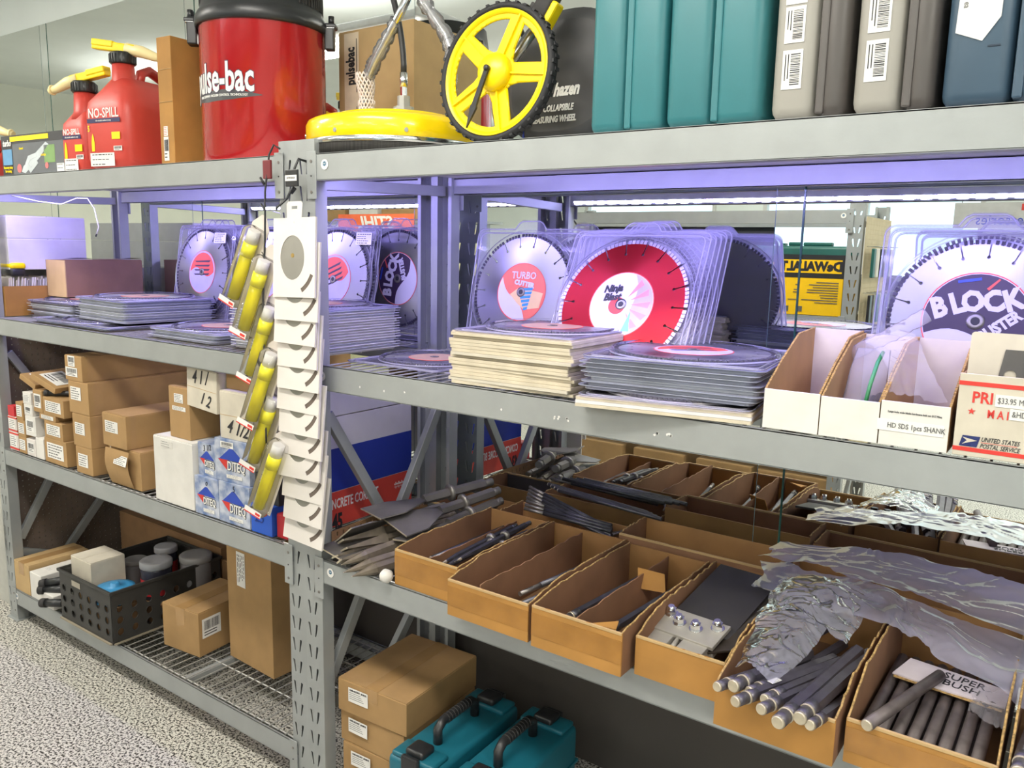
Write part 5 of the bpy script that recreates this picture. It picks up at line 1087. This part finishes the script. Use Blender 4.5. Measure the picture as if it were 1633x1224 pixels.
for (p, q, r), n_ in zip(sh, nm):
    t = rod('hex shank steel bit in the fifth tray, %s' % n_, (p[0], p[1], z + p[2] + .012), (q[0], q[1], z + q[2] + .012), r, 'hex', mat('bluish_steel', (.13, .12, .14), .4, .65, .12, 30), SH, 'hex_bit')
    if 'tag' in n_: sticker(t, .03, .012, TM(0, .12, r) @ RM(0, 0, 90), 'short', 'paper_tag')
for k, (a, b) in enumerate((((1.325, .08, .055), (1.41, .33, .075)), ((1.36, .02, .03), (1.43, .33, .03)), ((1.44, -.02, .022), (1.50, .34, .022)), ((1.33, -.06, .02), (1.35, .33, .02)))):
    rod('hex bit lying low inside the fifth tray, %s from the left' % NUM[(0, 2, 3, 1)[k]], (a[0], a[1], z + a[2]), (b[0], b[1], z + b[2]), .012, 'hex', mat('bluish_steel', (0, 0, 0)), 'hex bits low in the fifth tray', 'hex_bit')
# sixth tray rods
RT = 'round rods in the sixth tray'
for k in range(8):
    x = 1.553 + .0253 * k; rod('round steel rod lying in the sixth tray, %s from the left' % NUM[k], (x, -.055, z + .045), (x + .004, .30, z + .05), .0105, 'plain', mat('violet_grey_steel', (.15, .125, .125), .5, .4, .2, 26), RT)
rod('loose round rod laid diagonally over the others with its end over the tray front', (1.566, -.088, z + .088), (1.640, .20, z + .082), .011, 'plain', mat('violet_grey_steel', (0, 0, 0)), RT)
for k in range(7): x = 1.566 + .0253 * k; rod('lower layer rod in the sixth tray, %s from the left' % NUM[k], (x, -.05, z + .024), (x, .30, z + .026), .0105, 'plain', mat('violet_grey_steel', (0, 0, 0)), 'lower rods in the sixth tray')
t = thing('torn_card', 'torn purple lit card hand lettered SUPER BUSH lying across the round rods', 'card', (1.66, .205, z + .072), (4, 0, -5)); g = G().use(mat('pale_card', (.62, .56, .60), .7)); g.plate([[(-.098, -.04), (.0, -.043), (.098, -.035), (.095, .03), (-.085, .038)]], .003); g.use(FLUTE); g.box(-.095, .095, -.043, -.041, -.004, 0); g.obj('card_panel', None, t)
for s_, y in (('SUPER', .012), ('BUSH', -.015)): text(t, s_, .03, TM(.02, y, .0036) @ RM(0, 0, -3), INK, .9, name='handwriting')
film('plastic_bag', 'small crumpled clear wrap lying on the rods beside the lettered card', quad((1.70, .10, z + .075), (1.765, .05, z + .08), (1.70, .20, z + .075), (1.775, .18, z + .10)), 26, 18, BAGC, seed=8, amp=.010, fold=40)
# seventh tray
for k, (x, y, zz, L) in enumerate(((1.792, -.115, .108, .3), (1.822, -.118, .108, .3), (1.80, -.155, .075, .25), (1.838, -.13, .082, .3), (1.855, -.11, .11, .3))):
    rod('blue grey hex bit in the rightmost tray, %s' % ('upper left', 'upper middle', 'lowest, reaching forward', 'lower right', 'upper right')[k], (x, y, z + zz), (x + .02, y + L, z + zz - .02), .0135, 'hex', mat('bluish_steel', (0, 0, 0)), 'hex bits in the rightmost tray', 'hex_bit')
# leftmost tray bits
for k, (x, y, zz, dx) in enumerate(((.482, .045, .070, .01), (.502, .02, .068, .012), (.537, .03, .066, .006), (.52, .06, .082, .01))):
    chisel('dark pointed bit with bright tip in the leftmost tray, %s from the left' % NUM[(0, 1, 3, 2)[k]], (x, y, z + zz), (x + dx, y + .33, z + zz + .02), 0, 'point', 0, DSTEEL, .0085, 'pointed bits in the leftmost tray')
rod('dark rod low in the left half of the leftmost tray', (.40, .10, z + .045), (.43, .40, z + .06), .010, 'plain'); 
rod('thin rod with bright end in the second tray right compartment', (.735, .05, z + .055), (.80, .37, z + .07), .0075, 'sds'); rod('short rod in the second tray left compartment', (.635, -.02, z + .05), (.645, .30, z + .04), .0085, 'plain')
rod('rod in the second tray beside the divider', (.765, .0, z + .05), (.81, .33, z + .045), .008, 'plain')
rod('long dark rod in the left half of the third tray', (.90, -.02, z + .058), (.945, .38, z + .065), .0115, 'hex'); rod('dark rod low in the right half of the third tray', (1.01, -.03, z + .062), (1.05, .36, z + .07), .011, 'hex')
g = G().use(CARDO); g.plate([[(0, 0), (.07, 0), (.062, .045), (-.006, .05)]], .0035, TM(.955, .25, z + .062) @ RM(70, 0, 12)); tag(g.obj('cardboard_scrap', None, None), 'loose tan cardboard flap standing up at the back of the third tray', 'cardboard piece')
g = G().use(CARDO); g.plate([[(0, 0), (.062, .01), (.05, .045)]], .003, TM(.985, -.045, z + .086) @ RM(4, 0, 0)); tag(g.obj('cardboard_scrap', None, None), 'small triangular torn flap at the front of the third tray', 'cardboard piece')
# cutter plates
BP = mat('black_rubber_plate', (.03, .028, .028), .55, 0, .15, 12)
t = thing('cutter_plate', 'black rectangular plate clamped in a grey jaw with four nuts, fourth tray', 'plate', (1.18, .205, z + .070), (12, 0, -5)); t.scale = (1.15, 1.15, 1.15)
G().use(BP).box(-.062, .07, -.09, .14, .020, .026, .001).obj('black_plate', None, t)
g = G().use(mat('cast_jaw', (.42, .40, .36), .45, .4)); g.box(-.075, .06, -.135, -.06, .026, .034, .001); g.box(-.075, .06, -.135, -.06, .010, .0195, .001); g.box(-.07, -.02, -.165, -.12, .010, .030, .001); g.box(.0, .05, -.165, -.12, .010, .030, .001); g.cyl((-.012, -.17, .012), (-.012, -.13, .028), .008, .003, 10); g.obj('clamp_jaw', None, t)
for x, y in ((-.055, -.08), (-.028, -.098), (.008, -.100), (.042, -.078)):
    g = G().use(CHROME); g.cyl((x, y, .034), (x, y, .046), .0105, n=6, sm=False); g.cyl((x, y, .034), (x, y, .052), .0062, n=14); g.lathe([(.013, .034), (.013, .0355)], 16, (x, y, 0)); g.obj('nut', None, t)
t = thing('cutter_plate', 'brown black curved plate with one bolt, behind the clamped plate', 'plate', (1.248, .20, z + .085), (8, -24, -5)); G().use(mat('rusty_plate', (.06, .045, .035), .5, .4, .3, 20)).box(-.035, .05, -.16, .15, 0, .005, .001).obj('curved_plate', None, t)
g = G().use(CHROME); g.cyl((-.02, -.02, .005), (-.02, -.02, .013), .008, n=6, sm=False); g.obj('bolt', None, t)
rod('thick brown splined rod poking up from behind the fourth tray', (1.262, .405, z + .118), (1.35, .30, z + .118), .013, 'plain', mat('brown_steel', (0, 0, 0)), None)
# long rods over the back tray
for k in range(7):
    a = (.385 + .012 * k, .60 - .022 * k, z + .135 - .004 * k); b = (.735 + .012 * (k % 4), .50 - .022 * (k % 4) + .01, z + .094 + .012 * (k // 4))
    rod('long thin rod across the low back tray, %s from the back' % NUM[k], a, b, .0062, 'sds', DSTEEL, 'long thin rods over the back tray')
for k in range(4): rod('dark thin rod beside the mirror over the low back tray, %s' % NUM[k], (.44 + .02 * k, .622 - .012 * k, z + .15), (.80 + .02 * k, .605 - .01 * k, z + .135), .006, 'plain', DSTEEL, 'dark thin rods by the mirror')
for k in range(4): rod('short steel strip at the right end of the low back tray, %s' % NUM[k], (.70 + .016 * k, .445 + .004 * k, z + .088), (.775, .52 + .012 * k, z + .094), .003, 'plain', GSTEEL, 'steel strips in the low back tray')
# plastic sheets; their lavender tint stands in for LED light
SHM = clear('heavy_poly_sheet', (.93, .93, .98), .06, .30, .50, (.60, .60, .78))
film('plastic_sheet', 'large polythene sheet with LED light in its tint, draped behind the trays, upper one', quad((1.22, .56, z + .165), (1.98, .50, z + .16), (1.21, .43, z + .155), (1.95, .26, z + .13), 0, .035), 110, 60, SHM, amp=.007, seed=2, fold=14, ragged=.03)
film('plastic_sheet', 'second polythene sheet below the first, reaching over the sixth tray', quad((1.20, .45, z + .135), (1.86, .27, z + .135), (1.24, .30, z + .128), (1.80, .09, z + .118), 0, .03), 110, 56, SHM, amp=.007, seed=5, fold=14, ragged=.03)
BG2 = clear('clear_poly_bag', (.96, .96, .99), .10, .15, .28, (.82, .82, .97))  # lavender in the film carries the violet LED light
film('plastic_bag', 'shiny clear bag wrapped around black bolts over the fifth tray', quad((1.285, .33, z + .145), (1.50, .33, z + .15), (1.285, .15, z + .135), (1.475, .10, z + .135), 0, .03), 80, 64, BG2, amp=.0055, seed=9, fold=26, ragged=.02)
film('plastic_bag', 'clear bag tail crumpled toward the front of the fifth tray', quad((1.305, .15, z + .14), (1.44, .14, z + .14), (1.318, -.085, z + .118), (1.40, -.105, z + .118), 0, .02), 70, 70, BG2, amp=.006, seed=12, fold=24, ragged=.02)
t = thing('bolt_assembly', 'dark clamp with four black bolt heads inside the shiny clear bag', 'bolts', (1.38, .24, z + .112), (4, 0, -6)); G().use(mat('dark_jaw', (.07, .07, .08), .5, .4)).box(-.075, .075, -.03, .03, 0, .010, .001).obj('clamp_bar', None, t)
for k in range(4): G().use(BLACK).cyl((-.055 + .036 * k, .0, .010), (-.055 + .036 * k, .0, .026), .011, n=6, sm=False).obj('bolt_head', None, t)
tray('dark grey open box at the back left corner behind the wide chisels', .088, .352, .44, .60, .07, .075, 0, fm=mat('dark_grey_card', (.08, .08, .085), .7), tape=False, seed=15)
# ================================================================ goods hung on the grey posts
HC = 'white blade cards hung on the post'
def ellipse(cx, cy, rx, ry, n=40): return [(cx + rx * math.cos(2 * PI * k / n), cy + ry * math.sin(2 * PI * k / n)) for k in range(n)]
def arcslot(cx, cy, r, a0, a1, w, n=10):
    P = [(cx + (r + w) * math.cos(math.radians(a0 + (a1 - a0) * k / n)), cy + (r + w) * math.sin(math.radians(a0 + (a1 - a0) * k / n))) for k in range(n + 1)]
    return P + [(cx + (r - w) * math.cos(math.radians(a1 + (a0 - a1) * k / n)), cy + (r - w) * math.sin(math.radians(a1 + (a0 - a1) * k / n))) for k in range(n + 1)]
CW, CHh = .160, .208
CARDW = mat('white_blade_card', (.74, .70, .66), .65, 0, .02)
g = G().use(CARDW); out = [(-CW / 2, 0), (CW / 2, 0), (CW / 2, CHh), (.028, CHh), (.030, CHh + .036), (.024, CHh + .042), (-.024, CHh + .042), (-.030, CHh + .036), (-.028, CHh), (-CW / 2, CHh)]
slot = [(-.011, CHh + .022), (.011, CHh + .022), (.011, CHh + .030), (-.011, CHh + .030)]
g.plate([out, ellipse(-.006, .104, .046, .058), arcslot(-.012, .096, .088, -62, -24, .006), slot], .0012, XZ); g.box(-CW / 2, CW / 2, .0012, .0045, 0, CHh)
g = g if False else g
cm = g.obj('card_sleeve', None, None); CMESH = cm.data; bpy.data.objects.remove(cm)
g = G().use(mat('mild_blade_steel', (.42, .41, .38), .35, .8, .05, 4)); g.lathe([(.072, 0), (.072, .0008)], 48, M=TM(-.006, .0010, .110) @ XZ); g.use(mat('brass_hub', (.6, .42, .15), .3, .9)); g.lathe([(.006, .0008), (.006, .0014)], 14, M=TM(-.006, .0010, .110) @ XZ); g.use(mat('segment_brown', (.14, .11, .09), .6))
bm0 = g.obj('blade_disc', None, None); BM0 = bm0.data; bpy.data.objects.remove(bm0)
g = G().use(mat('segment_brown', (0, 0, 0))); g.plate([arcslot(-.012, .096, .088, -64, -22, .007)], .0006, TM(0, .0008, 0) @ XZ); sg = g.obj('blade_rim', None, None); SGM = sg.data; bpy.data.objects.remove(sg)
steps = [0, .062, .126, .19, .252, .314, .378, .442, .506, .570, .636, .702]
for k in range(12):
    u = k / 11; n = 12
    t = thing('blade_card', 'white card with round blade window, %s on the hanging string' % ('topmost' if k == 0 else NUM[k] + ' from the top'), 'blade card', (.080 - .034 * u + (.005 * math.sin(k * 2.1)), -.086 + .040 * u + .003 * math.sin(k * 3), 1.532 - steps[k]), (-4 - 2 * u, (-1.5, 0, 1, -.5, .5, 1.5, 0, 1, -.5, 1, 2, 4)[k], 2 + 5 * math.sin(k * 1.7) * .4), HC)
    put('card_sleeve', CMESH, t, Matrix.Identity(4)); put('blade_disc', BM0, t, Matrix.Identity(4)); put('blade_rim', SGM, t, Matrix.Identity(4))
    if k == 0: text(t, 'DIAMOND', .007, face(.022, -.0004, .196), RED, 1); sticker(t, .004, .004, face(.0, -.0004, .196), 'short', 'tiny_logo', m=RED)
t = thing('hang_strap', 'black zip tie strap with a black price tag holding the white cards on the post', 'strap', (.03, -.012, 1.85))
g = G().use(BLACK); g.tube([(0.012, .012, .04), (.008, -.012, .045), (0, -.02, .02), (0, -.022, -.02), (.004, -.05, -.06), (.006, -.088, -.088)], .0035, 8); g.tube([(0, -.02, -.03), (-.006, -.03, -.045)], .006, 8); g.obj('zip_tie', None, t)
G().use(BLACK).box(-.025, .025, -.032, -.026, -.028, .016, .002).obj('tag_holder', None, t); o = G().use(PAPER).box(-.023, .023, -.0075, .0075, 0, .0006).obj('price_strip', None, t, face(.0, -.0325, -.006)); text(o, '$7.99 EACH', .007, TM(0, 0, .0008), INK, .9)
# yellow tube packs
YP = 'yellow tube packs hung on the post'
YT = mat('yellow_tube', (.95, .86, .0), .3, 0, .02); YT2 = clear('yellow_clear_tube', (1, .95, .15), .12, .08, .6, (.92, .85, .0))
CL2 = clear('blister_film', (.96, .96, .97), .18, .08, .06, (.8, .8, .78))
def tubepack(label, x, y, z, ry, rz, hh=.21):
    t = thing('tube_pack', label, 'tube pack', (x, y, z), (0, ry, rz), YP); w = .033
    g = G().use(mat('blister_card', (.70, .64, .58), .6, 0, .04)); g.plate([[(-w, 0), (w, 0), (w, hh + .03), (.008, hh + .062), (-.008, hh + .062), (-w, hh + .03)]], .001, TM(0, .012, 0) @ XZ); g.obj('backing_card', None, t)
    g = G().use(CL2); g.loft([(0.002, 0, -.006, w * .9, .018, 4), (.02, 0, -.008, w * .92, .0215, 4), (hh + .012, 0, -.008, w * .92, .0215, 4), (hh + .024, 0, -.004, w * .8, .012, 4)], 24); g.obj('blister', None, t)
    g = G().use(YT); g.cyl((0, -.008, hh * .72), (0, -.008, hh * .90), .0195, n=24); g.obj('tube_cap', None, t)
    g = G().use(YT2); g.cyl((0, -.008, .02), (0, -.008, hh * .73), .0180, n=24); g.obj('tube_body', None, t)
    g = G().use(YT); g.cyl((-.003, -.008, .024), (.003, -.008, hh * .70), .0085, n=10); g.obj('yellow_stick', None, t)
    g = G().use(WHITE); g.cyl((0, -.008, hh * .90), (0, -.008, hh * 1.08), .017, n=20); g.obj('white_plug', None, t)
    g = G().use(PAPER); g.box(-w * .9, w * .9, -.0305, -.0295, .002, .018); g.use(RED); g.box(-w * .9, w * .9, -.0312, -.0302, .001, .004); g.box(w * .3, w * .8, -.0312, -.0302, .007, .014); g.obj('printed_strip', None, t)
    return t
tp = [(-.203, -.070, 1.50, 25, 10), (-.143, -.082, 1.415, 22, 14), (-.140, -.066, 1.285, 22, 12), (-.118, -.085, 1.16, 22, 14), (-.140, -.066, 1.03, 22, 12), (-.098, -.084, .905, 22, 14)]
for k, a in enumerate(tp): tubepack('clear pack with a yellow tube, %s on the black wire' % ('topmost, tilted furthest', 'second from the top', 'third from the top', 'fourth from the top', 'fifth from the top', 'lowest')[k], *a)
t = thing('hang_wire', 'black wire with a small dark red tag holding the yellow tube packs', 'wire', (-.062, -.02, 1.93))
g = G().use(BLACK); g.tube([(.02, .0, -.005), (.0, -.005, .006), (-.012, -.012, -.02), (-.01, -.03, -.12), (-.01, -.035, -.25), (-.02, -.04, -.42), (-.015, -.045, -.62), (-.01, -.05, -.82)], .0028, 7)
for zz in (-.10, -.17, -.30, -.44): g.tube([(-.012, -.03, zz), (-.024, -.034, zz + .018)], .0035, 6)
g.obj('wire', None, t); G().use(mat('dark_red_tag', (.16, .015, .02), .45)).box(-.026, .006, -.024, -.016, -.085, -.035, .002).obj('red_tag', None, t)
# thin loose wire under the top shelf, left
t = thing('loose_wire', 'thin loose white wire dangling under the top shelf at the left', 'wire', (0, 0, 0)); g = G().use(WHITE); g.tube([(-1.75, .03, 1.838), (-1.6, .06, 1.815), (-1.5, .10, 1.805), (-1.42, .12, 1.828), (-1.36, .13, 1.826), (-1.335, .14, 1.79), (-1.31, .14, 1.72), (-1.33, .14, 1.69)], .0018, 6); g.obj('wire', None, t)
G().use(BLACK).cyl((-1.335, .14, 1.684), (-1.328, .14, 1.694), .003, n=8).obj('wire_end', None, t)
# ================================================================ the aisle behind the camera, seen in the mirror
OY = -1.68
t = rack('grey steel rack across the aisle seen in the mirror, holding yellow and black boxes', [1.905, 1.35, .78, .15], 0, 2.0, stickers=[(.10, 1.905)], loc=(.78, OY, 0), rz=180, wire=False)
for z in (1.35, .78, .15): G().use(mat('deck_board_tan', (.45, .40, .30), .7)).box(.075, 1.925, .01, .60, z - .02, z - .004).obj('deck_board', None, t)
G().use(mat('rack_depth_shade', (.03, .03, .04), .6)).box(.62, 1.95, .605, .61, 1.36, 1.84).obj('back_panel', None, t)  # near-black sheet painted as the shade deep inside this shelf
DWY = mat('tool_box_yellow', (.92, .55, .0), .5, 0, .03); DWB = mat('tool_box_black', (.02, .02, .022), .5)
def dw(label, x0, x1, z, h, big=True):
    W = x1 - x0; d = .3; t = thing('tool_box_carton', label, 'box', ((x0 + x1) / 2, OY - .02, z), (0, 0, 180), 'yellow and black tool cartons across the aisle')
    G().use(DWY).box(-W / 2, W / 2, 0, d, 0, h, .001).obj('box_body', None, t)
    G().use(DWB).box(-W / 2 - .001, W / 2 + .001, -.001, d + .001, h * .62, h + .001).obj('black_band', None, t); 
    if big:
        G().use(DWY).box(-W * .46, W * .46, -.0022, -.0012, h * .70, h * .92).obj('logo_panel', None, t); text(t, 'DeWALT', h * .21, face(0, -.0024, h * .805), DWB, .9 * W / .26, off=.004)
    else: G().use(DWY).box(-W * .30, W * .30, -.0022, -.0012, h * .74, h * .88).obj('logo_panel', None, t); text(t, 'POWER', .022, face(0, -.0024, h * .81), DWB, .8)
    g = G().use(mat('soft_ink', (.12, .12, .12))); R = random.Random(3)
    for k in range(9): g.box(-W * .42, W * R.uniform(-.1, .35), -.0018, -.001, h * (.54 - .042 * k), h * (.55 - .042 * k) + .001)
    g.box(W * .25, W * .4, -.0018, -.001, h * .05, h * .14); g.obj('printed_lines', None, t)
dw('wide yellow and black tool carton nearest the mirrored post', .43, .70, 1.351, .32)
dw('narrow yellow and black tool carton beside the wide one', .335, .422, 1.351, .315, False)
dw('second narrow yellow and black tool carton, left in the mirror', .22, .31, 1.351, .31, False)
dw('wide yellow and black tool carton at the left in the mirror', -.02, .195, 1.351, .315)
dw('far wide yellow tool carton, mostly hidden by the blade packs in the mirror', -.35, -.08, 1.351, .315)
for k in range(3): carton('yellow carton on the lower shelf across the aisle, %s from the post' % NUM[k], .40 - .3 * k, .66 - .3 * k, OY - .33, OY - .03, .781, 1.0, DWY, 0, name='yellow_carton', group='yellow cartons low across the aisle')
for k in range(4): carton('brown carton on the lowest shelf across the aisle, %s from the post' % NUM[k], .36 - .42 * k, .70 - .42 * k, OY - .4, OY - .03, .151, .45, CARD, 0, group='brown cartons low across the aisle')
GC = mat('green_case', (.01, .10, .085), .45)
for k, (a, b) in enumerate(((.22, .66), (-.30, .16))):
    t = thing('green_case', 'dark green tool case behind the yellow cartons, %s' % ('nearest the post', 'further left in the mirror')[k], 'tool case', ((a + b) / 2, OY - .45, 1.351)); G().use(GC).box((a - b) / 2, (b - a) / 2, -.10, .10, 0, .37, .02).obj('case_body', None, t); g = G().use(GC); g.box(-.08, .08, -.03, .03, .37, .392, .006); g.box(-.13, -.10, -.03, .03, .365, .385, .003); g.obj('carry_handle', None, t)
# pegboard end cap with hooks
pg = pegpanel('cream pegboard end panel of the rack across the aisle with hanging tools', TM(.79, OY - .60, .5) @ RM(0, 0, 90) @ XZ, .60, 1.38, mat('cream_pegboard', (.62, .52, .34), .7))
for k in range(12):
    y = OY - .05 - .085 * (k % 6); zz = 1.72 if k < 6 else 1.48
    t = thing('hanging_tool', 'small packaged tool hanging on the cream pegboard, %s row, %s from the aisle' % ('upper' if k < 6 else 'lower', NUM[k % 6]), 'tool', (.795, y, zz), group='tools on the cream pegboard'); G().use(CHROME).cyl((0, 0, 0), (.07, 0, 0), .002, n=6).obj('hook', None, t)
    G().use((GC, WHITE, BLACK, GSTEEL)[k % 4]).box(.03, .045, -.025, .025, -.16, -.01, .004).obj('tool_pack', None, t)
# yellowish pegboard panel further left and the orange sign
pegpanel('pale yellow pegboard wall across the aisle seen at the left in the mirror', TM(-2.2, OY - .62, .6) @ RM(0, 0, 180) @ XZ, 2.2, 1.25, mat('yellow_pegboard', (.68, .66, .42), .7), .0508, .005)
t = thing('shop_sign', 'orange red sign with white STIHL letters above the aisle, reversed in the mirror', 'sign', (-2.75, OY - .05, 1.78), (0, 0, 180)); G().use(mat('orange_red', (.85, .16, .06), .5)).box(-.42, .42, -.004, 0, 0, .13).obj('sign_panel', None, t); text(t, 'STIHL', .13, face(0, -.0045, .062), PAPER, 1.15, off=.004, shear=.25)
t = thing('shop_sign', 'grey sign reading Accessories with a red strip, reversed in the mirror', 'sign', (1.30, -3.2, 1.86), (0, 0, 180)); G().use(mat('grey_sign', (.55, .55, .55), .5)).box(-.32, .32, -.005, 0, 0, .16).obj('sign_panel', None, t); G().use(RED).box(-.32, -.05, -.007, -.005, .11, .15).obj('red_strip', None, t); text(t, 'Accessories', .09, face(0, -.0065, .05), BLUE, .9)
for x in (1.02, 1.58): G().use(GSTEEL).cyl((x - 1.30, -.002, .16), (x - 1.30, -.002, CEIL - 1.861), .003, n=6).obj('hanging_rod', None, t)
# dark shelving silhouettes far across
for i, (a, b) in enumerate(((-5.6, -3.4), (-1.2, .3), (3.0, 5.2))):
    t = thing('display_shelf', 'low dark display shelf far across the shop, %s' % ('left', 'middle', 'right')[i], 'shelf', ((a + b) / 2, -5.4, 0), group='far display shelves'); W = (b - a) / 2
    for z in (.1, .55, 1.0, 1.45): G().use(mat('dark_shelf', (.08, .09, .10), .6)).box(-W, W, -.2, .2, z, z + .03).obj('shelf_board', None, t)
    G().use(mat('dark_shelf', (0, 0, 0))).box(-W, W, -.01, .01, 0, 1.5).obj('back_panel', None, t)
t = thing('wall_shelf', 'plain shelf above the pale yellow pegboard seen at the left in the mirror', 'shelf', (-3.3, OY - .78, 1.86)); G().use(STEEL).box(-1.1, 1.1, -.15, .15, 0, .02).obj('shelf_board', None, t)
for x in (-1.05, 1.05): G().use(STEEL).box(x - .02, x + .02, -.02, .02, -1.859, 0).obj('post', None, t)
for k, (a, b, m_) in enumerate(((-4.3, -3.75, CARD), (-3.7, -3.35, WHITE), (-3.3, -2.75, CARD))): carton(('brown carton furthest left', 'white carton in the middle', 'brown carton furthest right')[k] + ' on the shelf above the yellow pegboard', a, b, OY - .92, OY - .66, 1.881, 2.16, m_, group='cartons above the yellow pegboard')
t = thing('coiled_cable', 'grey coiled cable hanging against the left end post of the left rack', 'cable', (-2.035, -.03, .40)); g = G().use(GSTEEL)
for k in range(5): g.tube([((.05 - .006 * k) * math.cos(a * PI / 12), -.006 * k, (.12 - .010 * k) * math.sin(a * PI / 12)) for a in range(25)], .0035, 6, cap=False)
g.obj('cable_loops', None, t)
# pale scuffs on the middle right beam
bm_ = [b for b in bpy.data.objects if b.name.startswith('beam') and b.parent and 'right holding' in b.parent.get('label', '')][2]
g = G().use(PAPER); R = random.Random(4)
for x, n in ((.245, 1), (.335, 1), (.395, 1), (.86, 4), (.885, 3), (1.10, 4), (1.135, 4), (.70, 1)):
    for k in range(n): a = x + R.uniform(-.008, .008); zz = 1.303 + R.uniform(-.004, .004); g.plate([[(-.0035, -.001), (.001, -.002), (.0035, .0015), (-.001, .003)]], .0002, face(a, -.0042, zz) @ RM(0, 0, R.uniform(0, 180)))
g.obj('paint_scuff', None, bm_)['kind'] = 'stuff'
for o in bpy.data.objects:
    if o.get('label') and not 4 <= len(o['label'].replace(',', ' ').split()) <= 16: print('LONG', len(o['label'].split()), o['label'])
